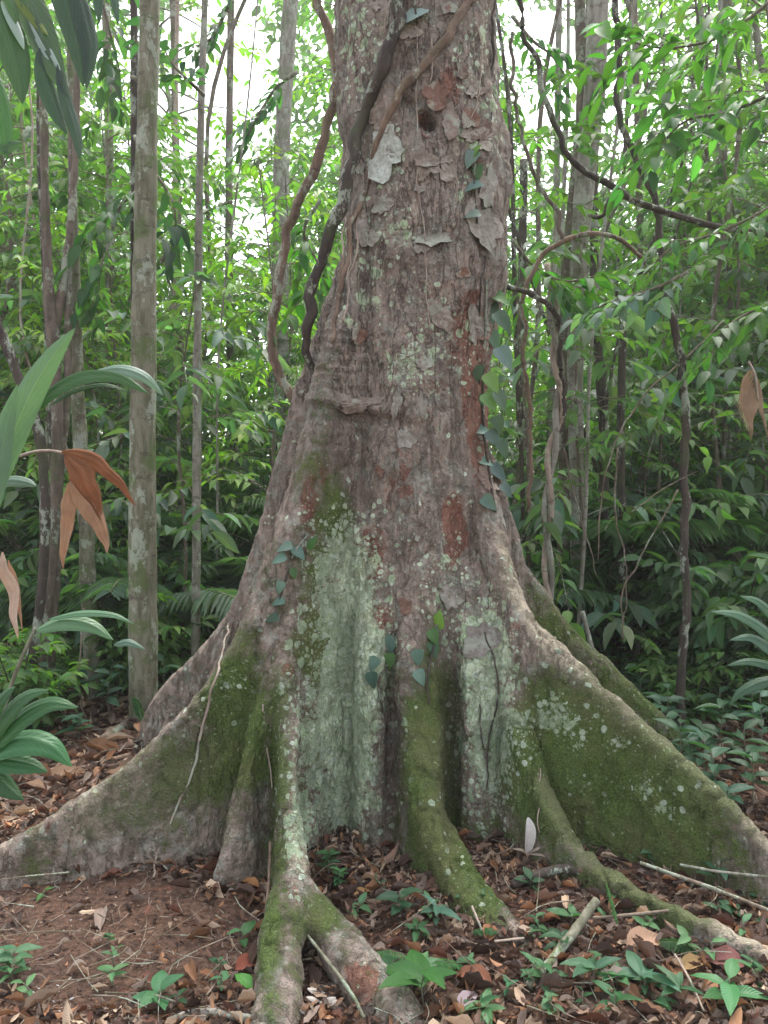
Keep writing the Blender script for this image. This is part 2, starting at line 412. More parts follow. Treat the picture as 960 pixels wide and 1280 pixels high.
# horizontal wrinkles on the left shoulder
wr = np.exp(-((px-420)/45)**2-((py-450)/130)**2)
disp += wr*.004*np.sin(V[:, 2]*150+4*fbm(V*6, 2))
def bl(cx, cy, rx, ry, rot=0):
    a = math.radians(rot); dx, dy = px-cx, py-cy
    u = dx*math.cos(a)+dy*math.sin(a); v = -dx*math.sin(a)+dy*math.cos(a)
    return np.exp(-((u/rx)**2+(v/ry)**2)**1.5)
front = (V[:, 1] < 3.95)
disp -= .10*bl(534, 150, 9, 13, -40)*front+.03*bl(512, 128, 16, 5)*front
disp -= .035*bl(568, 655, 13, 42)*front
disp += .03*(bl(452, 508, 42, 9, 6)+.6*bl(400, 500, 25, 7))*front
disp -= .02*bl(465, 525, 50, 8, 8)*front
disp -= .035*(bl(490, 930, 9, 150)+bl(565, 950, 12, 130)+.6*bl(380, 960, 7, 120)+.5*bl(330, 980, 10, 90))*front
disp += up*on_core*.012*fbm(V*[4, 4, 9]+90, 3)
V = V+N*disp[:, None]
N = vnormals(V, Q)
px, py = proj(V)
print('tree verts', len(V))
nz = fbm(V*3+11, 4); nz2 = fbm(V*8+23, 3)
fr = front.astype(float)
low = smooth01(py, 720, 1000)
moss = .22*low+.15*low*nz
moss += fr*(.95*bl(790, 1000, 150, 110, 38)+.7*bl(690, 930, 70, 100, 20)+.9*bl(540, 960, 38, 170)+.9*bl(590, 1100, 60, 60)
            +.38*bl(270, 900, 80, 90)+.30*bl(150, 1010, 120, 55, -30)+.55*bl(300, 860, 40, 110)+.3*bl(240, 1000, 90, 60)+.7*bl(420, 640, 26, 50)+.6*bl(400, 760, 40, 110)
            +.45*bl(350, 1000, 14, 200)+.5*bl(335, 1190, 14, 90)+.45*bl(400, 1140, 26, 40)+.4*bl(372, 1200, 10, 60)+.45*bl(395, 540, 28, 100, 15)+.3*bl(340, 700, 30, 60)+.6*bl(410, 820, 30, 40)+.5*bl(820, 1130, 60, 40, 30))
moss += (1-fr)*((.08+.42*(V[:, 0] > 0))*smooth01(py, 600, 800)+.25*nz)
moss -= .12*smooth01(-px, -330, -250)*fr
lich = fr*(1.0*bl(432, 720, 50, 75)+1.05*bl(425, 930, 60, 150)+.95*bl(455, 830, 40, 60)+.9*bl(612, 900, 42, 130)+.5*bl(600, 800, 40, 50)
           +.75*bl(690, 897, 32, 24)+.7*bl(806, 982, 14, 18)+.6*bl(773, 930, 15, 9)+.6*bl(828, 1010, 16, 8)+.5*bl(722, 930, 14, 10)
           +.5*bl(505, 460, 24, 30)+.55*bl(500, 285, 30, 25)+.85*bl(483, 192, 22, 34)+.3*bl(450, 330, 50, 60)+.35*bl(450, 60, 40, 70)
           +.35*bl(595, 130, 30, 120)+.5*bl(555, 740, 30, 60)+.6*bl(372, 1050, 14, 60)+.4*bl(290, 855, 16, 12)+.3*bl(550, 430, 50, 60))
lich += .12*nz2
red = fr*(1.0*bl(568, 660, 17, 45)+.7*bl(590, 440, 22, 110)+.6*bl(600, 540, 20, 80)+.75*bl(472, 772, 22, 20)+.6*bl(465, 690, 24, 40)+.5*bl(395, 615, 28, 70)
          +.8*bl(478, 130, 30, 45)*0+.6*bl(560, 115, 22, 45)+.75*bl(450, 1225, 26, 26, 40)+.7*bl(372, 1120, 10, 26)+.6*bl(363, 995, 9, 8)+.45*bl(500, 610, 30, 60)
          +.8*bl(362, 838, 9, 9)+.5*bl(385, 800, 12, 60)+.5*bl(345, 1185, 9, 10)+.35*bl(60, 1050, 70, 35, -30)+.4*bl(655, 800, 40, 50, 40)+.3*bl(520, 420, 60, 150))
red += .1*nz
# pale worn ridge of the right buttress, pale stretches on the left one
edge = np.zeros(len(V))
for nm, k in (('right', 1.), ('right_inner', .8), ('front', .5)):
    R = FINS[nm]
    dd = np.full(len(V), 9.)
    for p in R[10:]: dd = np.minimum(dd, np.linalg.norm(V-p, axis=1))
    edge = np.maximum(edge, k*np.exp(-(dd/.055)**2))
pale = edge+fr*(.5*bl(680, 830, 60, 26, 42)+.7*bl(150, 1000, 130, 60, -32)+.4*bl(640, 720, 28, 50, 25)+.45*bl(290, 1030, 22, 40)+.6*bl(376, 1040, 16, 90)+.4*bl(360, 1230, 20, 60)+.3*bl(430, 1200, 40, 50)+.3*bl(240, 1040, 60, 40)+.35*bl(600, 60, 30, 90))
dark = fr*(.9*bl(534, 150, 12, 16, -40)+.5*bl(492, 920, 12, 130)+.5*bl(560, 930, 14, 120)+.4*bl(440, 560, 30, 60)+.5*bl(478, 960, 12, 70)+.4*bl(560, 460, 20, 60)  # shade of the crevices beside the roots and the hole, painted as darker bark
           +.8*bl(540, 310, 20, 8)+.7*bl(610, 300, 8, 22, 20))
maskA = np.clip(np.stack([moss, lich, red], 1), 0, 1); maskB = np.clip(np.stack([pale, up*on_core+.35*mid, dark], 1), 0, 1)

g = G('buttress_tree_bark'); o = g.coord()
A = g.sep(g.attr('maskA').outputs['Color']); B = g.sep(g.attr('maskB').outputs['Color'])
wvec = g.vadd(o, g.n('ShaderNodeTexNoise').outputs['Color'], 0.)
tn = g.n('ShaderNodeTexNoise'); g.set(tn.inputs['Vector'], o); tn.inputs['Scale'].default_value = 11; tn.inputs['Detail'].default_value = 4
wvec = g.vadd(o, tn.outputs['Color'], .12)
fl = g.mapping(wvec, (1, 1, .6))
nA = g.noise(o, 6, 6, .7); nB = g.noise(o, 34, 5, .7); nC = g.noise(o, 120, 4, .7); nL = g.noise(g.mapping(o, (1, 1, .3)), 26, 5, .65)
upk = B[1]
s1 = g.ramp(g.noise(fl, 7, 7, .62), .50, .515); s2 = g.ramp(g.noise(g.mapping(fl, rot=(1, 0, .5)), 11, 7, .66), .53, .545)
s3 = g.ramp(g.noise(g.mapping(fl, rot=(0, 1, 2)), 17, 6, .66), .55, .57); s4 = g.ramp(g.noise(g.mapping(o, (1, 1, .35)), 12, 6, .6), .40, .43)
fiss = g.ramp(g.math('ABSOLUTE', g.math('SUBTRACT', g.noise(g.mapping(o, (1, 1, .22)), 10, 5, .6), .5)), .0, .022, 1, 0)
plates = g.math('ADD', g.math('ADD', s1, s2), g.math('ADD', g.math('MULTIPLY', s3, .7), g.math('MULTIPLY', s4, .6)))
c = g.mix(g.ramp(nL, .32, .68), (.178, .138, .108), (.345, .278, .232))
c = g.mix(g.math('MULTIPLY', upk, g.math('MULTIPLY', s1, .55)), c, (.30, .255, .215))
c = g.mix(g.math('MULTIPLY', upk, g.math('MULTIPLY', s2, .45)), c, (.20, .165, .145))
c = g.mix(g.math('MULTIPLY', upk, g.math('MULTIPLY', s3, .5)), c, (.33, .275, .22))
c = g.mix(g.ramp(nA, .54, .64, 0, .35), c, (.20, .135, .105))
c = g.mix(g.ramp(g.noise(o, 9, 6, .75), .52, .58, 0, .5), c, (.31, .33, .28))
# red inner bark
rk = g.ramp(g.math('ADD', A[2], g.math('MULTIPLY', g.math('SUBTRACT', g.noise(fl, 9, 8, .75, .3), .5), 2.6)), .42, .62, 0, .8)
c = g.mix(rk, c, g.mix(nC, (.15, .055, .035), (.29, .125, .085)))
# pale
pk = g.ramp(g.math('ADD', B[0], g.math('MULTIPLY', g.math('SUBTRACT', nB, .5), 1.3)), .38, .75, 0, .85)
c = g.mix(pk, c, (.36, .31, .23))
# moss
mn = g.math('ADD', g.math('MULTIPLY', g.math('SUBTRACT', nA, .5), 1.9), g.math('ADD', g.math('MULTIPLY', g.math('SUBTRACT', nB, .5), 1.0), g.math('MULTIPLY', g.math('SUBTRACT', nC, .5), .5)))
mk = g.ramp(g.math('ADD', A[0], mn), .22, .78, 0, .9)
mossc = g.mix(g.ramp(nC, .35, .7), (.06, .105, .018), (.16, .25, .05))
mossc = g.mix(g.ramp(g.noise(o, 3.5, 5, .7), .45, .65, 0, .6), mossc, (.175, .18, .07))
mossc = g.mix(g.ramp(g.noise(o, 70, 4, .8), .55, .7, 0, .5), mossc, (.17, .22, .07))
mossc = g.mix(g.math('MULTIPLY', B[0], .6), mossc, (.20, .20, .12))
c = g.mix(mk, c, mossc)
# lichen crusts
def crust(scale, k, lo):
    v = g.n('ShaderNodeTexVoronoi', feature='F1'); g.set(v.inputs['Vector'], g.vadd(o, tn.outputs['Color'], .035)); v.inputs['Scale'].default_value = scale
    rnd = g.sep(v.outputs['Color'])
    rad_ = g.math('ADD', g.math('MULTIPLY', rnd[1], .35), .22)
    inside = g.ramp(g.math('SUBTRACT', g.math('ADD', v.outputs['Distance'], g.math('MULTIPLY', g.math('SUBTRACT', nB, .5), .5)), rad_), -.03, .03, 1, 0)
    pres = g.ramp(g.math('SUBTRACT', g.math('ADD', g.math('MULTIPLY', A[1], k), lo), rnd[0]), 0, .05)
    return g.math('MULTIPLY', inside, pres), rnd[2], g.math('DIVIDE', v.outputs['Distance'], rad_)
c1, q1, e1 = crust(16, 1.0, -.02); c2, q2, e2 = crust(38, 1.05, .03); c3, q3, e3 = crust(85, 1.0, .06)
tl = g.math('ADD', A[1], g.math('MULTIPLY', g.math('SUBTRACT', g.noise(o, 11, 9, .8, .4), .5), 3.2))
base_l = g.ramp(tl, .66, .76, 0, .75)
lk = g.math('MAXIMUM', g.math('MAXIMUM', g.math('MULTIPLY', c1, .85), g.math('MULTIPLY', c2, .9)), g.math('MAXIMUM', g.math('MULTIPLY', c3, .5), base_l))
lc = g.mix(g.ramp(nB, .35, .65), (.36, .47, .29), (.60, .70, .48))
lc = g.mix(g.math('MULTIPLY', c1, q1), lc, (.42, .56, .34)); lc = g.mix(g.math('MULTIPLY', c2, g.math('MULTIPLY', q2, .8)), lc, (.60, .68, .56))
lc = g.mix(g.math('MULTIPLY', g.ramp(e2, .75, 1.0), g.math('MULTIPLY', c2, .6)), lc, (.62, .70, .57))
lc = g.mix(g.ramp(nC, .60, .72, 0, .6), lc, (.13, .16, .10))
c = g.mix(lk, c, lc)
# scattered small pale specks everywhere
sp = g.ramp(g.noise(o, 55, 3, .6), .66, .70, 0, .25)
c = g.mix(sp, c, (.36, .38, .31))
c = g.mix(g.math('MULTIPLY', B[2], g.ramp(nB, .2, .6, .6, 1)), c, (.11, .08, .065))  # darkens the masked recesses: shade put into the bark colour
c = g.mix(g.math('MULTIPLY', g.math('MULTIPLY', fiss, upk), .5), c, (.085, .055, .045))
h = g.math('ADD', g.math('MULTIPLY', g.math('MULTIPLY', plates, upk), .55), g.math('MULTIPLY', nL, g.math('MULTIPLY_ADD', lk, -.45, .7)))
h = g.math('ADD', h, g.math('MULTIPLY', g.math('MULTIPLY', fiss, upk), -.7))
h = g.math('ADD', h, g.math('ADD', g.math('MULTIPLY', nB, .7), g.math('MULTIPLY', nC, .28)))
h = g.math('ADD', h, g.math('ADD', g.math('MULTIPLY', lk, .3), g.math('MULTIPLY', mk, g.math('MULTIPLY', nC, .9))))
low_ = g.math('SUBTRACT', 1, upk)
fl2 = g.ramp(g.math('ABSOLUTE', g.math('SUBTRACT', g.noise(g.mapping(o, (1, 1, .4)), 7, 6, .65), .5)), .0, .02, 1, 0)
h = g.math('ADD', h, g.math('MULTIPLY', g.math('MULTIPLY', fl2, low_), -.6))
h = g.math('ADD', h, g.math('MULTIPLY', g.math('MULTIPLY', s1, low_), .25))
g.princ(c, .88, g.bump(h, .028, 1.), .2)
M_BARK = g.m

tree = empty('buttressed_tree', (.1, D0, 0))
tag(tree, 'huge rainforest tree with flaring mossy buttress roots and flaking brown bark', 'tree')
# faces go to the nearest ridge (a buttress root each) or to the trunk
cen = V[Q].mean(1)
names = [k for k in FINS if not k.startswith('mid')]
dist = np.full((len(cen), len(names)), 9.)
for a, k in enumerate(names):
    R = FINS[k][::2]
    for p in R:
        dd = np.hypot(cen[:, 0]-p[0], cen[:, 1]-p[1])
        above = cen[:, 2] < p[2]+.12
        dist[:, a] = np.where(above, np.minimum(dist[:, a], dd), dist[:, a])
lab = dist.argmin(1); dmin = dist.min(1)
zc = cen[:, 2]
rad = np.hypot(cen[:, 0]-.1, cen[:, 1]-D0)
is_tr = (zc > 1.75) | ((rad < .30+.22*np.clip(1.3-zc, 0, 1))) | (dmin > .22)
front_i = names.index('front')
fork = (cen[:, 1] < 2.78) & (np.abs(cen[:, 0]+.22) < .42) & (cen[:, 0] < .25)
is_tr[fork] = False; lab[fork] = front_i
keep = cen[:, 2] > -.12
mesh_full_N = N
parts = [('trunk', is_tr)]+[('front_root' if k == 'front' else 'buttress_root', (~is_tr) & (lab == a)) for a, k in enumerate(names)]
plab = {'left': 'broad mottled buttress sweeping to the left edge', 'right': 'mossy green buttress with pale worn ridge sweeping right', 'rear_left': 'smooth brown buttress behind the left one', 'rear_right': 'dark mossy buttress behind the right one', 'left_inner': 'short folded buttress beside the forked root', 'right_inner': 'low buttress with pale ridge below the big mossy one', 'middle': 'narrow mossy root running down the middle', 'front': 'slender forked root standing off in front', 'rear_mid': 'buttress at the back'}
for a, (nm, sel) in enumerate(parts):
    f = Q[sel & keep]
    if len(f) == 0: continue
    u, inv = np.unique(f, return_inverse=True)
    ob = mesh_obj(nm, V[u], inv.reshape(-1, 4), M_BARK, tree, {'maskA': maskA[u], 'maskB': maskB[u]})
    ob.data.normals_split_custom_set_from_vertices([tuple(x) for x in mesh_full_N[u]])
    if a: ob['label'] = plab[names[a-1]]
BVH = BVHTree.FromPolygons([Vector(v) for v in V], [tuple(q) for q in Q.tolist()])
EYE = Vector((0, 0, CAMH))
def surf(px, py, dflt=3.5):
    d = Vector(P(px, py, 1.)-np.array([0, 0, CAMH])).normalized()
    h = BVH.ray_cast(EYE, d)
    if h[0] is None: return P(px, py, dflt), np.array([0, -1., 0])
    return np.array(h[0]), np.array(h[1])
def surfpath(pts, off, n=40, dflt=3.6):
    """a path that hugs the trunk: each pixel is cast on the bark, smoothed, lifted off by off"""
    q = spline(np.array([(a, b, 0) for a, b in pts], float), n)
    out = []
    for a, b, _ in q:
        p, nn = surf(a, b, dflt); out.append(p+nn*0-np.array([0, off, 0]))
    out = np.array(out)
    for k in range(3): out[1:-1] = .5*out[1:-1]+.25*(out[:-2]+out[2:])
    return out

# ------------------------------------------------------------ forest builders
def jit(c, n, k=.25, hue=.12):
    """n colours round c: brightness and yellow-green shift vary leaf by leaf"""
    c = np.array(c, float); b = np.exp(RNG.normal(0, k, n))[:, None]; h = RNG.normal(0, hue, n)
    out = c[None]*b; out[:, 0] *= 1+h; out[:, 2] *= 1-h*.5
    return np.clip(out, .004, .6)
GREENS = dict(mid=(.082, .160, .042), dark=(.055, .112, .045), lime=(.125, .225, .040), blue=(.085, .14, .092), deep=(.038, .078, .036))
def spray(mb, base, d, length, nleaf, L, W, tpl, col, droop=.35, wide=55, twig=None, r=.004):
    """a twig with leaves in two rows"""
    d = d/np.linalg.norm(d); side = np.cross(d, [0, 0, 1.]); side /= np.linalg.norm(side)+1e-9
    t = np.linspace(0, 1, 6)[:, None]
    path = base+d*length*t-np.array([0, 0, 1.])*droop*length*t*t+side*RNG.normal(0, .05)*length*t*t
    if twig is not None: tube(twig, path, [r, r*.5], 4, cap=False)
    s = np.linspace(.15, 1, nleaf); p = np.stack([np.interp(s, t[:, 0], path[:, k]) for k in range(3)], 1)
    dd = norm(np.stack([np.interp(s, t[:, 0], np.gradient(path, axis=0)[:, k]) for k in range(3)], 1))
    sg = np.where(np.arange(nleaf) % 2, 1, -1)[:, None]
    a = math.radians(wide)*(1-.6*s[:, None]**3)
    ld = dd*np.cos(a)+side*sg*np.sin(a)+RNG.normal(0, .22, (nleaf, 3))+np.array([0, 0, -.28])
    up = np.array([0, 0, 1.])+RNG.normal(0, .35, (nleaf, 3))
    Ls = L*RNG.uniform(.65, 1.2, nleaf)
    add_leaves(mb, tpl, p, ld, up, Ls, Ls*W, jit(col, nleaf))
def sapling(h, r, crown0, nbr, blen, L, W, col, tpl=MID, lean=.12, nleaf=9, trunk_mat=M_STEM, leafm=M_LEAF, twigs=3, droop=.3, far=False):
    root = empty('sapling')
    st = MB(); lv = MB()
    k = RNG.normal(0, lean, (3, 2))*h*.3
    pts = [(0, 0, -.1), (k[0, 0]*.3, k[0, 1]*.3, h*.33), (k[1, 0]*.6, k[1, 1]*.6, h*.66), (k[2, 0], k[2, 1], h)]
    path = spline(pts, 22)
    tube(st, path, np.linspace(r, r*.3, 22), 8, lump=.12, seed=RNG.random()*50)
    for b in range(nbr):
        f = crown0+(1-crown0)*(b+RNG.random())/nbr
        i = f*21; i0 = int(min(20, i)); base = path[i0]+(path[i0+1]-path[i0])*(i-i0)
        az = b*2.4+RNG.normal(0, .4); el = RNG.uniform(.05, .8)
        d = np.array([math.cos(az)*math.cos(el), math.sin(az)*math.cos(el), math.sin(el)])
        bl_ = blen*RNG.uniform(.5, 1.15)*(1.1-.55*(f-crown0)/(1.001-crown0))
        t = np.linspace(0, 1, 6)[:, None]
        bp = base+d*bl_*t-np.array([0, 0, 1])*.35*bl_*t*t
        tube(st, bp, [r*.28, r*.1], 5, cap=False)
        for q in range(twigs):
            u = .3+.7*(q+1)/twigs; p = np.array([np.interp(u, t[:, 0], bp[:, c]) for c in range(3)])
            a2 = az+(0 if q == twigs-1 else RNG.choice([-1, 1])*RNG.uniform(.4, 1.1)); e2 = RNG.uniform(-.3, .5)
            spray(lv, p, np.array([math.cos(a2), math.sin(a2), e2]), bl_*RNG.uniform(.35, .6)+L, nleaf, L, W, tpl, col, droop, twig=None if far else st, r=.003+r*.04)
    st.build('trunk', trunk_mat, root); lv.build('crown', leafm, root)
    return root
def frond(mb, st, base, d, length, nl, L, W, col, droop=.8, up=None, two=True, tpl=None):
    """a pinnate frond: rachis with leaflets on both sides"""
    tpl = tpl or LOW
    d = np.array(d, float); d /= np.linalg.norm(d)
    side = norm(np.cross(d, [0, 0, 1.])); t = np.linspace(0, 1, 14)[:, None]
    path = base+d*length*t-np.array([0, 0, 1.])*droop*length*t**2*.7
    tube(st, path, [length*.007, length*.002], 5, cap=False)
    s = np.linspace(.18, 1, nl)
    T = np.gradient(path, axis=0)
    for sg in (-1, 1):
        p = np.stack([np.interp(s, t[:, 0], path[:, c]) for c in range(3)], 1)
        dd = norm(np.stack([np.interp(s, t[:, 0], T[:, c]) for c in range(3)], 1))
        upv = norm(np.cross(side[None]*sg, dd)*sg*-1); upv *= np.sign(upv[:, 2:3]+1e-6)
        ld = dd*.55+side*sg*.9+RNG.normal(0, .05, (nl, 3))-np.array([0, 0, .25])
        Ls = L*np.sin(PI*np.clip(s*.86+.1, 0, 1))**.6*RNG.uniform(.9, 1.08, nl)
        add_leaves(mb, tpl, p, ld, upv+RNG.normal(0, .1, (nl, 3)), Ls, Ls*0+L*W, jit(col, nl, .12, .05))
def palm(h, nf, fl, nl, L, W, col, mat=M_FAR, droop=.8, trunk=.03, name='understory_palm', tpl=None):
    root = empty(name); st = MB(); lv = MB()
    tube(st, spline([(0, 0, -.1), (.03, .02, h*.5), (0, 0, h)], 8), [trunk, trunk*.8], 8)
    for i in range(nf):
        az = i*2.4+RNG.normal(0, .2); el = RNG.uniform(.35, 1.25)
        frond(lv, st, np.array([0, 0, h]), (math.cos(az)*math.cos(el), math.sin(az)*math.cos(el), math.sin(el)), fl*RNG.uniform(.75, 1.1), nl, L, W, col, droop*RNG.uniform(.8, 1.2), tpl=tpl)
    st.build('stem', M_GREENB, root); lv.build('frond_leaflets' if False else 'foliage', mat, root)
    return root
def shrub(h, n, spread, L, W, col, tpl=MIDE, nleaf=9, name='understory_shrub', mat=M_LEAF, droop=.25):
    root = empty(name); st = MB(); lv = MB()
    for i in range(n):
        az = RNG.random()*2*PI; rr_ = RNG.random()**.5*spread; hh = h*RNG.uniform(.45, 1)
        top = np.array([math.cos(az)*rr_, math.sin(az)*rr_, hh])
        path = spline([(top[0]*.12, top[1]*.12, -.05), (top[0]*.35, top[1]*.35, hh*.55), top], 8)
        tube(st, path, [.008, .004], 5, cap=False)
        for f in (.45, .7, .85, 1.):
            p = path[int(f*7)]
            for q in range(2):
                a = RNG.random()*2*PI
                spray(lv, p, np.array([math.cos(a), math.sin(a), RNG.uniform(0, .6)]), L*2.2, nleaf, L, W, tpl, col, droop)
    st.build('stem', M_STEMD, root); lv.build('foliage', mat, root)
    return root
def copy_thing(root, loc, rz=0., sc=1., label=None):
    r = root.copy(); COL.objects.link(r); r.location = tuple(float(a) for a in loc); r.rotation_euler = (0, 0, rz); r.scale = (sc, sc, sc)
    for ch in root.children:
        c = ch.copy(); COL.objects.link(c); c.parent = r; c.scale = (1, 1, 1)
    if label: r['label'] = label
    return r
def scatter(proto, spots, label, cat, group):
    tag(proto, label, cat, group); ys = sorted(q[1] for q in spots); rows = (ys[len(ys)//3], ys[2*len(ys)//3])
    for i, (x, y, rz, sc) in enumerate(spots):
        z = gz1(x, y)-.03; bx_ = 480+x/y*FPX
        side = 'near left edge' if bx_ < 170 else 'left of trunk' if bx_ < 480 else 'right of trunk' if bx_ < 800 else 'near right edge'
        row = 'front row' if y < rows[0] else 'back row' if y > rows[1] else 'middle row'
        lb = label+', '+side+', '+row
        if i == 0:
            proto['label'] = lb
            proto.location = (x, y, z); proto.rotation_euler = (0, 0, rz); proto.scale = (sc,)*3
        else: copy_thing(proto, (x, y, z), rz, sc, lb)
def spots(px0, px1, d0, d1, n, s0=.85, s1=1.15, seed=0, gap=0., cr=0.):
    """n well spread ground spots between two bearings and two distances"""
    r = np.random.default_rng(seed); out = []; tries = 0
    while len(out) < n and tries < 4000:
        tries += 1
        px = r.uniform(px0, px1); d = math.sqrt(r.uniform(d0*d0, d1*d1)); x = (px-480)/FPX*d
        if any(math.hypot(x-a, d-b) < .55*math.sqrt((d1*d1-d0*d0)*(px1-px0)/FPX/2/n) for a, b, _, _ in out): continue
        if math.hypot(x-.1, d-D0) < 1.7: continue
        if gap and (abs(px-262) < 55+cr/d*FPX or abs(px-715) < 45+cr/d*FPX) and r.random() < gap: continue
        out.append((x, d, r.uniform(0, 2*PI), r.uniform(s0, s1)))
    return out

# tall broadleaf trees further off (trunk, crown)
n0 = 'group'
T1 = sapling(13, .10, .22, 60, 2.4, .20, .42, GREENS['mid'], LOW, nleaf=10, twigs=4, leafm=M_FAR, far=True, trunk_mat=M_PALE); T1.name = 'forest_tree'
T2 = sapling(15, .13, .30, 60, 2.8, .19, .38, GREENS['dark'], LOW, nleaf=11, twigs=4, leafm=M_FAR, far=True); T2.name = 'forest_tree'
T3 = sapling(10, .07, .12, 60, 2.0, .17, .42, GREENS['lime'], LOW, nleaf=10, twigs=4, leafm=M_FAR, far=True, trunk_mat=M_PALE); T3.name = 'forest_tree'
scatter(T1, spots(-150, 1110, 15, 27, 15, seed=1, gap=1., cr=1.7), 'mid green distant forest tree with pale slender trunk', 'tree', 'mid green forest trees further off')
scatter(T2, spots(-150, 1110, 17, 28, 9, seed=2, gap=1., cr=1.8), 'dark green distant forest tree with high crown', 'tree', 'dark green forest trees further off')
scatter(T3, spots(-150, 1110, 11, 24, 16, seed=3, gap=.97, cr=1.3), 'yellow-green young forest tree leafy to the ground', 'tree', 'bright green young forest trees further off')
# saplings in the middle distance
Sa = sapling(5.2, .022, .20, 34, 1.1, .16, .42, GREENS['mid'])
Sb = sapling(6.5, .03, .25, 38, 1.3, .19, .45, GREENS['dark'], MIDE)
Sc = sapling(4.2, .018, .10, 36, .9, .125, .38, GREENS['lime'], MID)
Sd = sapling(7.5, .035, .30, 50, 1.5, .115, .42, GREENS['mid'], MIDE, nleaf=12)
scatter(Sa, spots(-60, 380, 6.2, 12, 7, seed=4, gap=.97, cr=.45)+spots(640, 1040, 5.8, 12, 8, seed=5, gap=.97, cr=.45), 'slender sapling with mid green pointed leaves', 'sapling', 'mid green saplings behind the tree')
scatter(Sb, spots(-60, 400, 7, 13, 5, seed=6, gap=1., cr=.7)+spots(620, 1040, 7, 13, 6, seed=7, gap=1., cr=.7), 'taller sapling with broad dark green leaves', 'sapling', 'broad leaved dark saplings behind the tree')
scatter(Sc, spots(-60, 400, 6.5, 12, 9, seed=8)+spots(620, 1040, 6.5, 12, 9, seed=9), 'short sapling with narrow bright green leaves', 'sapling', 'bright green short saplings behind the tree')
scatter(Sd, spots(-60, 400, 8, 15, 5, seed=10, gap=1., cr=.8)+spots(620, 1040, 8, 15, 6, seed=12, gap=1., cr=.8), 'tall thin sapling with many small oval leaves', 'sapling', 'small leaved tall saplings behind the tree')
Se = sapling(2.9, .015, .08, 26, .8, .12, .42, GREENS['mid'], MID)
scatter(Se, spots(170, 380, 6.2, 15, 12, seed=40)+spots(640, 830, 6, 15, 12, seed=41), 'low sapling with small pointed leaves', 'sapling', 'low saplings under the canopy gaps')
Sf = sapling(3.4, .02, .12, 18, .8, .22, .42, GREENS['blue'], MIDE, nleaf=7, twigs=2); Sf.name = 'broadleaf_sapling'
scatter(Sf, spots(-30, 330, 5.8, 10, 7, seed=50)+spots(640, 980, 5.6, 10, 6, seed=51), 'sapling with few very large bluish green leaves', 'sapling', 'large leaved bluish saplings in the understory')
# understory: shrubs and palms
U1 = shrub(1.3, 11, .6, .15, .42, GREENS['dark']); U2 = shrub(.8, 11, .5, .11, .48, GREENS['mid']); U3 = shrub(1.9, 13, .7, .17, .4, GREENS['dark'], MID)
scatter(U1, spots(-40, 240, 5.9, 12, 12, seed=20)+spots(700, 1040, 5.2, 12, 16, seed=21), 'waist high shrub with dark oval leaves', 'shrub', 'dark oval leaved shrubs on the forest floor')
scatter(U2, spots(-40, 300, 5.6, 10, 10, seed=22)+spots(690, 1040, 4.9, 9, 16, seed=23)+spots(-60, 190, 4.7, 6.2, 5, .45, .8, seed=60)+spots(790, 1060, 4.0, 6, 12, .4, .75, seed=61), 'low bushy shrub with small leaves', 'shrub', 'low mid green shrubs on the forest floor')
scatter(U3, spots(-40, 380, 8, 14, 9, seed=24)+spots(640, 1040, 7.5, 14, 9, seed=25), 'man high shrub with large drooping very dark leaves', 'shrub', 'tall dark drooping shrubs behind the tree')
P1 = palm(.35, 9, 1.5, 26, .34, .10, GREENS['blue']); P2 = palm(.9, 10, 1.9, 34, .42, .075, GREENS['dark'])
scatter(P1, spots(60, 340, 5.8, 9, 10, seed=30)+spots(650, 1000, 5.6, 9, 9, seed=31), 'low palm with greyish feathery fronds', 'palm', 'low feathery palms in the understory')
scatter(P2, spots(-20, 330, 6.6, 12, 9, seed=32)+spots(640, 1000, 6.2, 11, 9, seed=33), 'taller dark palm with long arching feathery fronds', 'palm', 'taller arching palms in the understory')
# the far wall of forest that reads as one mass
mb = MB(); nL = 52000
d = RNG.uniform(27, 42, nL); a = RNG.uniform(-.75, .75, nL); cl = fbm(np.stack([a*14, d*.25, RNG.uniform(0, 24, nL)*.0], 1), 2)
z = RNG.random(nL)**.8*24
pos = np.stack([a*d, d, z], 1)
dens = fbm(np.stack([a*16, z*.42, d*.1], 1)+9, 3)
gx_, gy_ = proj(pos)
keepm = dens > np.interp(z, [0, 5, 12, 24], [-1, -.6, .0, .16])
for cx, cy, rx, ry in ((262, 130, 90, 135), (300, 290, 45, 40), (712, 120, 75, 85), (832, 275, 45, 34), (945, 150, 45, 55), (150, 60, 55, 60), (660, 60, 40, 50)):
    keepm &= ~(((((gx_-cx)/rx)**2+((gy_-cy)/ry)**2) < 1) & (dens < .5))
pos = pos[keepm]; m = len(pos)
add_leaves(mb, LOW, pos, RNG.normal(0, 1, (m, 3)), RNG.normal(0, .6, (m, 3))+np.array([0, 0, 1]), RNG.uniform(.35, .6, m), RNG.uniform(.18, .28, m), jit((.07, .13, .04), m, .3))
tag(mb.build('distant_foliage', M_FAR), kind='stuff')

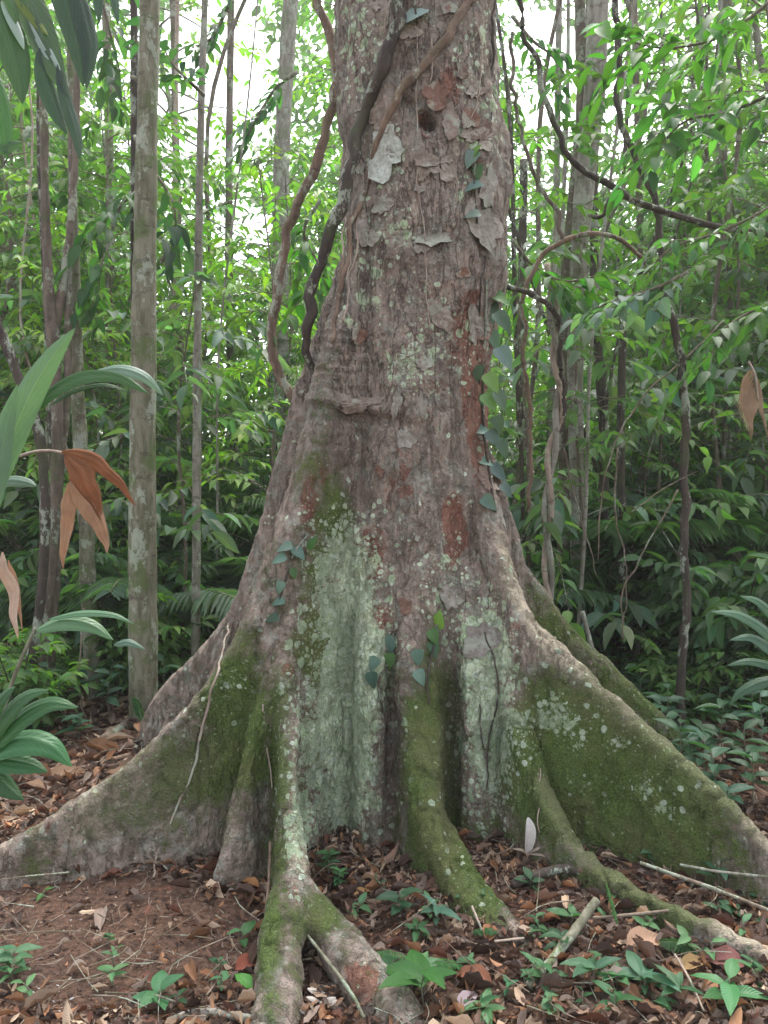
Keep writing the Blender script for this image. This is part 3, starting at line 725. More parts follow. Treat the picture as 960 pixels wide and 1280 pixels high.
# ------------------------------------------------------------ single trunks and lianas placed one by one
def ppath(pts, d=None, n=60, off=0.):
    """(px,py[,d]) points to 3D; d None: the bark surface behind that pixel"""
    out = []
    for q in pts:
        dd = q[2] if len(q) > 2 else d
        if dd == 's':
            p, nn = surf(q[0], q[1]); out.append(p-np.array([0, off, 0])+nn*off*.4)
        else: out.append(P(q[0], q[1], dd))
    return spline(out, n)
def to_ground(pts, d):
    """replace the last point by the spot where its bearing meets the ground"""
    x = (pts[-1][0]-480)/FPX*d; z = gz1(x, d)-.05
    return [P(q[0], q[1], q[2] if len(q) > 2 else d) for q in pts[:-1]]+[np.array([x, d, z])]
def pole(name, label, cat, pts, d, rpx, mat, lump=.12, stubs=(), n=70, sides=12, twin=None):
    w3 = spline(to_ground(pts, d), n)
    root = empty(name, w3[-1]); tag(root, label, cat)
    mb = MB(); tube(mb, w3, np.array(rpx)/FPX*d, sides, lump=lump, seed=RNG.random()*90)
    mb.build('trunk', mat, root)
    for (sx, sy, ex, ey, r_) in stubs:
        m2 = MB(); tube(m2, ppath([(sx, sy), ((sx+ex)/2, (sy+ey)/2-2), (ex, ey)], d, 10), [r_/FPX*d, r_*.4/FPX*d], 7, lump=.1); m2.build('branch', mat, root)
    if twin:
        for tw in twin:
            m2 = MB(); tube(m2, spline(to_ground(tw[0], d+.06), n) if tw[2] else ppath(tw[0], d+.03, 40), np.array(tw[1])/FPX*d, 8, lump=.15, seed=RNG.random()*90); m2.build('stem', mat, root)
    return root
pole('tree', 'straight pole-like tree with grey-green mottled bark, thickest of those left of the buttresses', 'tree',
     [(190, -400), (187, 0), (183, 200), (180, 400), (178, 650), (180, 905)], 5.0, [12, 12, 13, 15, 16.5, 17.5], M_GREENB, .07, [(181, 108, 163, 96, 5), (172, 640, 150, 625, 2.5)], 110, 20)
pole('tree', 'very thin straight brown tree between the mottled pole tree and the giant trunk', 'tree',
     [(262, -300), (256, 0), (251, 150), (247, 400), (246, 600), (244, 860)], 5.6, [3.5, 4, 4.5, 5, 5.5, 6], M_PALE, .1)
pole('tree', 'crooked brown stem with a second stem joining it above the dead leaf', 'tree',
     [(45, -200), (54, 100), (56, 230), (60, 340), (66, 420), (72, 520), (68, 640), (60, 750), (42, 865)], 5.3, [4, 5, 5, 6, 8, 7, 6, 6, 7], M_STEM, .14,
     twin=[([(104, -120), (97, 60), (94, 200), (84, 320), (67, 425)], [3, 4, 5, 6], False), ([(90, 150), (88, 260), (85, 400), (84, 500), (74, 600), (72, 700), (60, 860)], [3, 4, 5, 5, 5], True)])
pole('tree', 'dark slanting stem leaning in from the left edge and crossing the crooked one', 'tree',
     [(-60, 260), (0, 412), (30, 490), (52, 560), (56, 680), (46, 790), (32, 865)], 5.1, [5, 6, 6, 6, 6, 7], M_STEMD, .14)
pole('tree', 'short olive-green stem behind the hanging brown dead leaf', 'tree',
     [(84, -200), (90, 200), (98, 500), (106, 640), (112, 760), (119, 872)], 5.5, [3, 5, 8, 9, 10, 11], M_GREENB, .1)
pole('tree', 'dark leafy stem hidden close behind the mottled pole tree', 'tree',
     [(166, -200), (168, 100), (168, 300), (170, 440), (172, 600), (168, 860)], 5.7, [4, 5, 5, 5, 6], M_STEMD, .2)
pole('tree', 'pale grey slender tree, the thickest of those right of the giant trunk', 'tree',
     [(752, -400), (746, 60), (732, 220), (724, 320), (719, 450), (721, 600), (723, 745), (722, 850)], 6.2, [13, 13, 12, 10, 9, 9, 10], M_PALE, .08, (), 100, 16)
pole('tree', 'dark brown stem standing tight against the left side of the pale grey tree', 'tree',
     [(716, -200), (728, 120), (716, 270), (707, 420), (705, 560), (704, 700), (704, 850)], 6.4, [7, 8, 9, 8, 8, 8], M_STEM, .15)
pole('tree', 'dark stem with shaggy bark just right of the pale grey tree', 'tree',
     [(735, -100), (742, 230), (744, 400), (752, 480), (755, 600), (752, 800), (750, 860)], 6.6, [5, 6, 7, 6, 6], M_STEMD, .2)
pole('tree', 'thin pale stem far behind, in the bright gap right of the giant trunk', 'tree',
     [(700, -100), (697, 150), (694, 330), (690, 500), (684, 830)], 9.0, [4, 4, 4, 4], M_PALE, .1)
for q, (pts, d, rp, lb, mt) in enumerate([
    ([(130, -100), (138, 300), (134, 600), (136, 800)], 9, [5, 6, 7], 'mossy thin tree in the second row, left of the mottled pole tree', M_GREENB),
    ([(214, -100), (222, 300), (226, 560), (224, 790)], 10, [4, 5, 6], 'faint thin tree in the second row, right of the mottled pole tree', M_STEM),
    ([(290, -100), (286, 300), (292, 560), (294, 790)], 9.5, [4, 5, 5], 'faint thin tree seen nearest the left flank of the giant trunk', M_STEM),
    ([(372, -100), (362, 20), (352, 200), (350, 420), (352, 720)], 11, [9, 10, 10], 'reddish pale trunk far behind the liana left of the giant trunk', M_PALE),
    ([(790, -100), (800, 300), (802, 560), (800, 760)], 9, [4, 4, 5], 'thin brown tree in the second row behind the long curving liana', M_STEM),
    ([(905, -100), (900, 200), (908, 480), (906, 760)], 10, [5, 6, 7], 'pale tree with smooth bark far back near the dead palm frond', M_PALE),
    ([(938, -60), (948, 60), (962, 110), (980, 200), (985, 760)], 7, [4, 5, 6], 'pale crooked stem rising at the right edge', M_PALE),
    ([(655, 200), (650, 500), (652, 740)], 8, [5, 5, 6], 'dark thin stem just behind the right flank of the giant trunk', M_STEMD),
    ([(780, 380), (776, 560), (782, 800)], 6, [5, 5, 5], 'bare dark stem with its top lost in leaves, right of the shaggy one', M_STEMD)]):
    pole('tree', lb, 'tree', pts, d, rp, mt, .12, n=40, sides=8)

def vine(name, label, cat, pts, rpx, mat, d=None, lump=.12, off=0., n=80, sides=8, group=None, dref=3.6):
    pts = [(q[0]+random.uniform(-3, 3)*(name in ('aerial_root', 'twig')), *q[1:]) for q in pts]
    w3 = ppath(pts, d, n, off)
    w3[:, :2] += np.stack([fbm(w3*7+3, 3), fbm(w3*7+50, 3)*0], 1)*(.03 if name != 'liana' else .05)
    mb = MB(); tube(mb, w3, np.array(rpx)*(.75 if name in ('aerial_root', 'twig') else 1)/FPX*dref, sides, lump=lump, seed=RNG.random()*90)
    return tag(mb.build(name, mat, None, origin=w3[-1]), label, cat, group)
vine('liana', 'brown liana curving down in the air left of the giant trunk', 'liana',
     [(372, -160), (388, -60), (400, 10), (413, 55), (415, 110), (405, 180), (376, 250), (353, 320), (341, 390), (343, 440), (362, 492), (392, 540)], [5, 6, 6, 6, 6, 5], M_LIANA, 4.5, dref=4.5)
vine('liana', 'thick blackish liana crossing the giant trunk and hanging off its left side', 'liana',
     [(545, -120, 's'), (520, -40, 's'), (500, 12, 's'), (486, 60, 's'), (470, 105, 's'), (455, 150, 's'), (441, 195, 3.62), (428, 235, 3.62), (412, 282, 3.64), (400, 322, 3.66), (388, 370, 3.68), (383, 408, 3.7), (384, 440, 3.74), (392, 470, 3.8)],
     [7, 8, 8, 7.5, 8, 7, 6, 5.5], M_STEMD, off=.025, n=120, lump=.2, sides=12)
vine('liana', 'greyish brown liana running diagonally from the trunk top down its left edge', 'liana',
     [(640, -80, 's'), (600, -20, 's'), (572, 25, 's'), (545, 62, 's'), (520, 97, 's'), (495, 128, 's'), (478, 155, 's'), (466, 190, 's'), (455, 230, 's'), (445, 275, 's'), (434, 325, 's'), (424, 375, 's'), (415, 430, 's')],
     [5, 5.5, 5, 4.5, 4, 3.5, 2], M_LIANA, off=.014, n=120, sides=10)
vine('liana', 'long dark liana sweeping from the trunk top across to the right edge', 'liana',
     [(630, -120), (652, 10), (672, 90), (690, 155), (722, 205), (765, 232), (812, 258), (880, 280), (960, 292), (1060, 296)], [3, 3.5, 4, 4.5, 4, 3.5], M_STEMD, 4.6, dref=4.6)
vine('liana', 'dark liana dropping steeply through the right side down to the forest floor', 'liana',
     [(766, -100), (770, 60), (776, 150), (800, 208), (822, 268), (828, 350), (847, 430), (856, 500), (855, 620), (856, 740), (849, 880), (845, 925)], [4, 4, 4.5, 5, 5.5, 5.5, 6], M_STEMD, 4.75, dref=4.75, n=120)
vine('liana', 'thin liana slanting down between the trunk and the pale grey tree', 'liana',
     [(640, 40), (645, 130), (662, 205), (690, 255), (702, 302)], [2.2, 2.5, 3], M_STEM, 4.7, dref=4.7)
vine('liana', 'brown liana bending from a horizontal stretch down beside the trunk', 'liana',
     [(800, 322, 4.9), (775, 302, 4.8), (745, 292, 4.7), (705, 300, 4.7), (672, 332, 4.7), (657, 380, 4.7), (655, 450, 4.7), (664, 540, 4.75), (660, 640, 4.8)], [2.5, 3.2, 3.2, 3, 2.5], M_LIANA, dref=4.7)
vine('liana', 'short black liana arching out of the leaves at the trunk edge', 'liana',
     [(600, 352, 4.6), (640, 361, 4.5), (668, 367, 4.6), (690, 392, 4.7), (700, 440, 4.8), (706, 520, 4.8)], [3, 3.5, 3.5, 3], M_STEMD, dref=4.6)
vine('liana', 'small hooked liana loop hanging from the long dark liana', 'liana',
     [(776, 238), (765, 255), (757, 268), (745, 272), (738, 268)], [3, 3, 2.5, 2], M_STEMD, 4.6, dref=4.6, n=24)
tw = empty('liana', P(688, 800, 5.0)); tag(tw, 'pale twisted pair of lianas wound around each other beside the pale grey tree', 'liana')
base = ppath([(688, 330), (693, 420), (700, 500), (688, 580), (684, 680), (690, 790), (694, 905)], 5.0, 120)
for k in range(2):
    t = np.linspace(0, 26, 120)+k*PI
    mb = MB(); tube(mb, base+np.stack([np.cos(t)*.022, np.sin(t)*.022, 0*t], 1), .019, 8, lump=.15, seed=k*9.); mb.build('strand', M_ROOTH if k else M_PALE, tw)
rs = np.random.default_rng(77)
for k in range(20):
    right = k % 3 != 0; d = rs.uniform(5.4, 10.5); x = rs.uniform(640, 955) if right else rs.uniform(5, 330)
    lean_ = rs.normal(0, 45); cv = rs.normal(0, 24, 3)
    pts = [(x+lean_*1.6, -150), (x+lean_+cv[0], 120), (x+lean_*.5+cv[1], 420), (x+cv[2]*.5, 640), (x, 840)]
    rp = rs.uniform(1.2, 3.2)
    root = pole('thin_stem', 'thin bare stem or hanging vine in the undergrowth '+('right' if right else 'left')+' of the giant trunk', 'stem', pts, d, [rp*.7, rp, rp, rp*1.3], [M_STEM, M_STEMD, M_PALE, M_ROOTH][rs.integers(4)], .2, n=26, sides=6)
    root['group'] = 'thin stems '+('right' if right else 'left')+' of the giant trunk'
# fine aerial roots on the bark
for q, (pts, r_, lb) in enumerate([
    ([(519, 30, 's'), (521, 120, 's'), (522, 210, 's'), (529, 300, 's'), (533, 380, 's'), (535, 412, 's')], 1.1, 'pale thread-like aerial root hanging down the middle of the trunk front'),
    ([(478, 20, 's'), (476, 70, 's'), (462, 130, 's'), (452, 180, 's')], 1.0, 'pale aerial root thread beside the blackish liana near the trunk top'),
    ([(586, 5, 's'), (594, 45, 's'), (598, 90, 's'), (590, 150, 's')], 1.0, 'pale aerial root thread high on the right of the trunk'),
    ([(541, 50, 's'), (542, 80, 's'), (540, 104, 's')], 1.4, 'short pale aerial root just below the diagonal liana'),
    ([(437, 210, 's'), (432, 260, 's'), (431, 310, 's'), (426, 370, 's'), (418, 420, 's')], 1.5, 'outermost fine root down the left edge of the trunk'),
    ([(446, 200, 's'), (440, 250, 's'), (436, 300, 's'), (434, 350, 's')], 1.3, 'fine root just inside the left edge of the trunk'),
    ([(452, 215, 's'), (449, 262, 's'), (446, 306, 's'), (438, 352, 's'), (428, 402, 's')], 1.6, 'reddish fine root between the trunk edge and the peeling flake'),
    ([(608, -40, 's'), (613, 40, 's'), (614, 95, 's'), (616, 150, 's')], 2.6, 'dark thin vine pressed to the upper right edge of the trunk'),
    ([(605, 320, 's'), (603, 360, 's'), (601, 420, 's'), (602, 480, 's')], 1.5, 'fine root beside the dark hanging leaves on the trunk'),
    ([(289, 780, 's'), (276, 830, 's'), (262, 885, 's'), (246, 940, 's'), (226, 1010, 's'), (200, 1075, 's'), (192, 1096, 3.0)], 1.9, 'long pale vine lying down the left buttress to the soil'),
    ([(333, 880, 's'), (338, 940, 's'), (345, 985, 's')], 1.3, 'thin vine stem in the fold beside the forked root'),
    ([(606, 790, 's'), (616, 830, 's'), (625, 875, 's'), (612, 930, 's'), (613, 985, 's')], 1.5, 'dark root thread down the lichen right of the middle root'),
    ([(600, 880, 's'), (607, 930, 's'), (610, 960, 's')], 1.1, 'short dark thread joining the one right of the middle root'),
    ([(672, 960, 's'), (673, 1010, 's'), (674, 1040, 's')], 1., 'pale hair-thin root on the big mossy buttress')]):
    vine('aerial_root', lb, 'aerial root', pts, [r_, r_*1.1, r_*.8], M_STEMD if 'dark' in lb else M_ROOTH, off=.006, n=50, sides=6, lump=.1)

# ------------------------------------------------------------ bark flakes peeling off the trunk (parts of the tree)
g = G('peeling_bark'); o = g.coord(); c_ = g.attr('col').outputs['Color']; n1 = g.noise(o, 40, 5, .7); n2 = g.noise(o, 12, 4)
c_ = g.mix(g.ramp(n1, .35, .65), g.mix(1, c_, (.62, .58, .55), 'MULTIPLY'), c_); c_ = g.mix(g.ramp(n2, .52, .62, 0, .6), c_, (.28, .31, .25))
g.princ(c_, .9, g.bump(n1, .008, .8), .2); M_FLAKE = g.m
def flake(px, py, wpx, hpx, lift, col, seed, rot=0.):
    r = np.random.default_rng(seed); K = 26; rings = (0, .45, .8, 1.)
    ph = r.uniform(0, 9, 3); th = np.linspace(0, 2*PI, K, endpoint=False)
    out = 1+.22*np.sin(2*th+ph[0])+.12*np.sin(3*th+ph[1])+.08*np.sin(5*th+ph[2])+r.normal(0, .10, K)
    top = []; a = math.radians(rot)
    for rg in rings:
        for k in range(K):
            u = math.cos(th[k])*out[k]*rg*wpx/2; v = math.sin(th[k])*out[k]*rg*hpx/2
            p, nn = surf(px+u*math.cos(a)-v*math.sin(a), py+u*math.sin(a)+v*math.cos(a)); nf = norm(nn+np.array([0, -.6, 0]))
            lf = .004+lift*(rg**2)*(.12+.6*max(0, math.sin(th[k]))*(.6+.4*math.sin(5*th[k]+ph[0])))
            top.append(p+nf*lf)
            if rg == 0: top[-1] = p+nf*lf
    top = np.array(top)
    for rg in range(1, len(rings)):  # keep it from jumping over creases
        s_ = slice(rg*K, rg*K+K); top[s_, 1] = .5*top[s_, 1]+.25*(np.roll(top[s_, 1], 1)+np.roll(top[s_, 1], -1))
    bot = top+np.array([0, .006, 0]); m = len(top)
    Q = []
    for rg in range(len(rings)-1):
        for k in range(K):
            a0 = rg*K+k; a1 = rg*K+(k+1) % K; Q += [(a0, a1, a1+K, a0+K), (m+a0, m+a0+K, m+a1+K, m+a1)]
    e = (len(rings)-1)*K
    for k in range(K): Q.append((e+k, e+(k+1) % K, m+e+(k+1) % K, m+e+k))
    mb = MB(); mb.add(np.vstack([top, bot]), None, Q, col); return mb.build('bark_flake', M_FLAKE, tree, smooth=False)
BR = (.235, .19, .16); GY = (.27, .25, .22); RD = (.20, .12, .09)
fk = flake(483, 192, 46, 60, .05, (.44, .48, .43), 1, 10); fk['label'] = 'large pale lichened flake peeling below the diagonal liana'
flake(541, 300, 40, 18, .045, (.33, .34, .29), 2); flake(604, 285, 34, 66, .05, GY, 3, -12); flake(610, 235, 18, 60, .03, GY, 4)
flake(532, 200, 26, 24, .035, BR, 5); flake(545, 120, 34, 30, .03, RD, 6); flake(562, 150, 24, 44, .03, BR, 7)
flake(450, 505, 48, 16, .03, BR, 8); flake(565, 745, 26, 34, .03, GY, 9); flake(600, 800, 40, 50, .02, (.22, .2, .18), 10)
rr_ = np.random.default_rng(5)
for k in range(44):
    x = rr_.uniform(440, 612); y = rr_.uniform(10, 800) if k > 20 else rr_.uniform(10, 420)
    if y > 620 and x < 470: continue
    s_ = rr_.uniform(9, 26); flake(x, y, s_*rr_.uniform(.7, 1.2), s_*rr_.uniform(.8, 1.8), rr_.uniform(.008, .024), [BR, GY, RD, (.16, .115, .095), (.29, .26, .22)][rr_.integers(5)], 100+k, rr_.uniform(-30, 30))

# ------------------------------------------------------------ climbers with heart leaves on the bark
def leaf_part(parent, p, d, up, L, W, col, tpl=HEART, mat=None, name='leaf'):
    mb = MB(); add_leaves(mb, tpl, np.array([p]), np.array([d], float), np.array([up], float), np.array([L]), np.array([L*W]), jit(col, 1, .12, .05))
    return mb.build(name, mat or M_BIG, parent)
BLU = (.11, .19, .155); GRN = (.055, .125, .035); LIM = (.14, .26, .04); DRK = (.045, .085, .05); SIL = (.30, .38, .36)
def climber(label, stem, leaves, spx=1.3, group=None, k_=1.):
    w3 = ppath([(a, b, 's') for a, b in stem], None, 40, .008)
    root = empty('climbing_vine', w3[0]); tag(root, label, 'climbing plant')
    mb = MB(); tube(mb, w3, [spx/FPX*3.5]*2, 6, lump=.1); mb.build('stem', M_STEMD, root)
    for (x, y, l, ang, col) in leaves:
        p, nn = surf(x, y, 3.6); p = p+np.array([0, -.018-RNG.random()*.012, 0]); a = math.radians(ang)
        d = np.array([math.cos(a), -.25, -math.sin(a)]); L = l/FPX*p[1]*1.08*k_
        leaf_part(root, p-norm(d)*L*.45, d, np.array([RNG.normal(0, .25), -.8, .75]), L, .78, col)
    return root
climber('climber with seven small bluish heart leaves on the left shoulder above the lichen', [(385, 668), (368, 690), (360, 715), (352, 740), (344, 775)],
        [(357, 683, 20, 165, BLU), (374, 690, 20, 40, BLU), (390, 678, 18, -60, GRN), (350, 698, 18, 160, BLU), (368, 716, 13, 70, GRN), (351, 733, 16, 110, BLU), (349, 751, 16, 165, BLU), (341, 772, 17, 165, (.05, .09, .06))])
climber('climber in the crevice left of the middle root with four round leaves', [(492, 790), (489, 820), (474, 850), (478, 890)],
        [(489, 803, 21, 100, BLU), (487, 824, 19, 95, GRN), (467, 828, 19, 120, BLU), (465, 848, 20, 80, (.05, .1, .075))])
climber('climber right of the middle root with a bright lime leaf on top', [(549, 765), (543, 800), (534, 850), (536, 880)],
        [(547, 774, 22, -80, LIM), (542, 794, 20, 60, GRN), (542, 810, 20, 70, (.05, .11, .06)), (522, 820, 20, 80, BLU), (525, 845, 20, 60, BLU)])
climber('climber with small shiny leaves high on the right of the trunk', [(595, 185), (592, 230), (596, 280)],
        [(594, 190, 18, -60, LIM), (588, 200, 24, 120, (.17, .25, .22)), (596, 216, 20, 80, GRN), (592, 234, 23, 160, (.15, .22, .2)), (590, 270, 20, 170, (.15, .22, .2))])
climber('silvery ribbed leaf of a climber at the very top of the trunk', [(520, -20), (519, 10), (522, 30)], [(518, 20, 34, 150, SIL)])
climber('long climber with large drooping dark and lime leaves down the right flank of the trunk', [(607, 350), (606, 400), (603, 470), (604, 540), (612, 600), (618, 640)],
        [(622, 372, 40, 25, GRN), (614, 390, 36, 75, (.05, .09, .055)), (628, 402, 38, 50, DRK), (616, 425, 34, 60, (.06, .11, .06)), (630, 447, 40, 55, (.085, .13, .12)), (596, 466, 26, 95, DRK),
         (614, 478, 34, 55, (.13, .23, .06)), (611, 502, 32, 50, (.12, .22, .075)), (625, 500, 34, 60, DRK), (603, 538, 26, 10, BLU), (617, 548, 32, 50, (.06, .10, .09)), (606, 577, 24, 15, BLU),
         (622, 590, 34, 40, (.05, .09, .08)), (610, 628, 28, 40, (.09, .15, .13)), (628, 560, 30, 65, DRK), (622, 530, 28, 70, DRK), (632, 612, 26, 45, (.05, .09, .08)), (600, 500, 20, 100, DRK)], 2, None, .78)

# ------------------------------------------------------------ large single leaves around the frame
def ribbon(mb, path, wd, face, col, cols=9, fold=.18, pleat=0., np_=7):
    path = np.asarray(path); n = len(path); T = norm(np.gradient(path, axis=0)); x = norm(np.cross(T, np.array(face, float))); z = np.cross(x, T)
    u = np.linspace(-1, 1, cols)
    V = path[:, None]+x[:, None]*(u[None, :, None]*wd[:, None, None]*.5)+z[:, None]*((-np.abs(u)*fold)[None, :, None]*wd[:, None, None]+(pleat*np.cos(u*np_*PI))[None, :, None]*wd[:, None, None])
    U = np.stack([np.broadcast_to(u*.5+.5, (n, cols)), np.broadcast_to(np.linspace(0, 1, n)[:, None], (n, cols)), np.zeros((n, cols))], -1)
    i = np.arange(n-1)[:, None]*cols+np.arange(cols-1)[None]
    Q = np.stack([i, i+1, i+cols+1, i+cols], -1).reshape(-1, 4)
    mb.add(V.reshape(-1, 3), None, Q, col, U.reshape(-1, 3))
def blade(parent, pts, d, wpx, col, face=(0, -1, .45), shape=1., mat=None, fold=.15, pleat=.03, name='leaf', edge=.75):
    n = 26; w3 = ppath(pts, d, n); t = np.linspace(0, 1, n)
    wd = np.maximum(.02, np.sin(PI*np.clip(t**edge, 0, 1))**shape)*wpx/FPX*w3[:, 1]
    if mat is M_DEADLEAF: wd = np.maximum(.02, np.minimum(1, t*3.2+.12)*(1-t)**.75*(1+.06*np.sin(t*23+wpx)))*wpx*1.15/FPX*w3[:, 1]; w3 = w3+np.stack([fbm(w3*9, 2), fbm(w3*9+5, 2), fbm(w3*9+8, 2)*0], 1)*.02; pleat = .06
    mb = MB(); ribbon(mb, w3, wd, face, col, 11, fold, pleat); return mb.build(name, mat or M_BIG, parent)
def stalk(parent, pts, d, rpx, mat=None, name='stem'):
    w3 = ppath(pts, d, 24); mb = MB(); tube(mb, w3, np.array(rpx)/FPX*w3[:, 1].mean(), 7, col=(.1, .15, .05)); mb.build(name, mat or M_GREENB, parent)
def gpt(px, py):
    d = 1.55*FPX/(py-HY)
    for k in range(3): d = (CAMH-gz1((px-480)/FPX*d, d))*FPX/(py-HY)
    return P(px, py, d)
pl = empty('broadleaf_palm', P(-60, 1010, 2.6)); tag(pl, 'young palm at the left edge with wide bluish upright and arching green blades', 'palm')
stalk(pl, [(-60, 1010), (-40, 800), (-22, 640), (-8, 590)], 2.6, [6, 5, 4])
stalk(pl, [(-22, 640), (10, 560), (45, 508)], 2.6, [3, 3, 2]); stalk(pl, [(-30, 560), (-14, 520)], 2.6, [3, 3])
blade(pl, [(-16, 640), (10, 560), (38, 492), (66, 445), (94, 410)], 2.55, 34, (.10, .165, .12), (.5, -1, .25), .8)
blade(pl, [(-14, 660), (-2, 590), (8, 530), (22, 480)], 2.5, 26, (.10, .165, .12), (.6, -1, .2), .8)
blade(pl, [(38, 512), (70, 480), (108, 464), (150, 468), (186, 492)], 2.6, 30, (.045, .115, .035), (0, -.75, 1), .7, fold=.3)
blade(pl, [(60, 508), (90, 488), (130, 480), (160, 490)], 2.65, 13, (.04, .10, .03), (0, -.7, 1), .8)
blade(pl, [(118, 464), (150, 460), (180, 470), (204, 494)], 2.62, 20, (.13, .20, .15), (0, -1, .8), .8)
blade(pl, [(-10, 612), (10, 600), (32, 602), (46, 608)], 2.7, 18, (.12, .18, .14), (0, -1, .8), .8)
pl = empty('broadleaf_palm', P(-30, 1075, 2.5)); tag(pl, 'low palm seedling with glossy dark blades in the lower left corner', 'palm')
stalk(pl, [(-30, 1075), (-28, 1000), (-24, 950)], 2.45, [5, 4])
for pts, wp, c_ in (([(-24, 950), (20, 900), (60, 878), (98, 884)], 34, (.035, .10, .035)), ([(-24, 945), (0, 900), (30, 870), (62, 862)], 30, (.04, .10, .04)), ([(-26, 950), (20, 925), (60, 930), (90, 958)], 40, (.05, .15, .06)),
                    ([(-26, 955), (0, 950), (36, 955), (60, 965)], 30, (.04, .12, .045)), ([(-28, 955), (-12, 965), (10, 985), (30, 1000)], 30, (.03, .08, .03)), ([(-26, 940), (-10, 890), (5, 868), (20, 858)], 24, (.03, .085, .03))):
    blade(pl, pts, 2.4, wp, c_, (0, -.7, 1), .8)
pl = empty('broadleaf_palm', P(20, 930, 3.6)); tag(pl, 'seedling with a forked pale green blade above the dead fronds at left', 'palm')
stalk(pl, [(0, 900), (20, 840), (44, 785)], 3.0, [2.5, 2.5, 2])
for pts, wp, c_ in (([(44, 788), (76, 776), (112, 780), (142, 800)], 26, (.10, .19, .10)), ([(60, 774), (100, 766), (140, 768), (168, 780)], 11, (.09, .18, .10)), ([(142, 806), (160, 802), (182, 812)], 12, (.08, .14, .10))):
    blade(pl, pts, 3.0, wp, c_, (0, -.8, 1), .8)
pl = empty('broadleaf_plant', P(-60, 60, 2.5)); tag(pl, 'large dark drooping leaves hanging into the upper left corner', 'overhanging plant')
stalk(pl, [(-120, -220), (-40, -60), (20, -20), (90, -10), (150, -30)], 2.6, [5, 4, 3])
for pts, wp, c_ in (([(-30, -30), (0, 20), (20, 80), (28, 130)], 62, (.035, .07, .035)), ([(20, -40), (40, 10), (62, 70), (84, 120)], 56, (.05, .085, .05)), ([(60, -60), (82, -10), (98, 50), (104, 108)], 60, (.03, .055, .04)),
                    ([(18, -5), (34, 12), (48, 30), (60, 44)], 22, (.14, .19, .03)), ([(34, 20), (44, 40), (60, 66), (76, 88)], 24, (.30, .38, .36)), ([(2, 0), (14, 22), (24, 44), (30, 62)], 20, (.28, .36, .34)),  # the two palest blades have lit sheen painted into their colour
                    ([(92, -30), (104, 20), (112, 60), (108, 112)], 40, (.03, .055, .04)), ([(118, -40), (122, -10), (124, 30)], 22, (.04, .07, .06)), ([(136, -40), (142, -10), (148, 32)], 20, (.04, .07, .06)),
                    ([(-30, 60), (-10, 100), (4, 150), (8, 200)], 40, (.05, .13, .04)), ([(-40, 110), (-20, 150), (0, 180), (28, 178)], 50, (.05, .10, .05)), ([(50, 60), (56, 100), (70, 140), (84, 168)], 34, (.03, .06, .04)),
                    ([(-50, 30), (-30, 60), (-16, 130), (-12, 190)], 40, (.07, .15, .05)), ([(-20, -60), (0, -30), (16, 10), (20, 30)], 26, (.06, .12, .05)), ([(72, 80), (84, 130), (96, 170), (100, 200)], 26, (.035, .06, .045))):
    blade(pl, pts, 2.5, wp*.66, c_, (.3+.3*math.sin(wp), -1, .3), .75)
dl = empty('dead_palm_leaf', P(40, 565, 2.9)); tag(dl, 'orange-brown dead bifid leaf hanging in front of the crooked stem at left', 'dead leaf')
stalk(dl, [(18, 572), (48, 564), (78, 566), (104, 578)], 2.9, [2.2, 2, 1.2], M_ROOTH, 'stalk')
BRN = (.20, .085, .04); TAN = (.30, .19, .12)
for pts, wp, c_ in (([(74, 564), (112, 574), (144, 600), (170, 632)], 24, BRN), ([(80, 568), (98, 592), (114, 622), (122, 650)], 38, BRN), ([(84, 604), (84, 640), (78, 680), (76, 712)], 22, TAN), ([(86, 602), (104, 626), (122, 660), (134, 692)], 34, TAN)):
    blade(dl, pts, 2.88, wp, c_, (.1, -1, .1), .8, M_DEADLEAF, .1, .02, edge=.8)
dl = empty('dead_palm_leaf', P(10, 700, 3.0)); tag(dl, 'pale tan dead leaf hanging straight down at the left edge', 'dead leaf')
blade(dl, [(6, 690), (8, 730), (14, 770), (20, 800)], 3.0, 18, (.42, .33, .26), (.1, -1, .1), .7, M_DEADLEAF); blade(dl, [(12, 700), (18, 740), (26, 790)], 3.05, 10, (.33, .2, .13), (.1, -1, .1), .7, M_DEADLEAF)
dl = empty('dead_palm_leaf', P(945, 470, 4.2)); tag(dl, 'withered tan palm frond with folded leaflets hanging at the right edge', 'dead leaf')
stalk(dl, [(936, 452), (944, 470), (948, 500)], 4.2, [1.6, 1.4, 1], M_ROOTH, 'stalk')
for k in range(9):
    f = k/8; x0 = 938+10*f; y0 = 462+40*f
    for sg in (-1, 1): blade(dl, [(x0, y0), (x0+sg*(10-3*f), y0+20), (x0+sg*(16-6*f), y0+50)], 4.2, 6, (.27, .19, .12), (.1*sg, -1, .1), .8, M_DEADLEAF)
pl = empty('broadleaf_palm', P(985, 900, 3.7)); tag(pl, 'palm seedling with pleated pale green blades at the lower right edge', 'palm')
stalk(pl, [(990, 985), (985, 900), (975, 830)], 3.7, [3, 2.5, 2])
for pts, wp, c_ in (([(985, 830), (960, 790), (925, 768), (888, 764)], 20, (.075, .15, .09)), ([(985, 835), (965, 812), (940, 796), (912, 800)], 18, (.08, .15, .10)), ([(990, 830), (975, 780), (950, 752), (925, 745)], 20, (.06, .13, .07)),
                    ([(985, 840), (960, 830), (935, 826), (908, 832)], 14, (.05, .11, .06)), ([(990, 850), (960, 850), (930, 862), (912, 880)], 16, (.05, .10, .06)), ([(1000, 820), (990, 770), (972, 735), (950, 715)], 20, (.05, .11, .06))):
    blade(pl, pts, 3.65, wp, c_, (0, -.8, 1), .8)

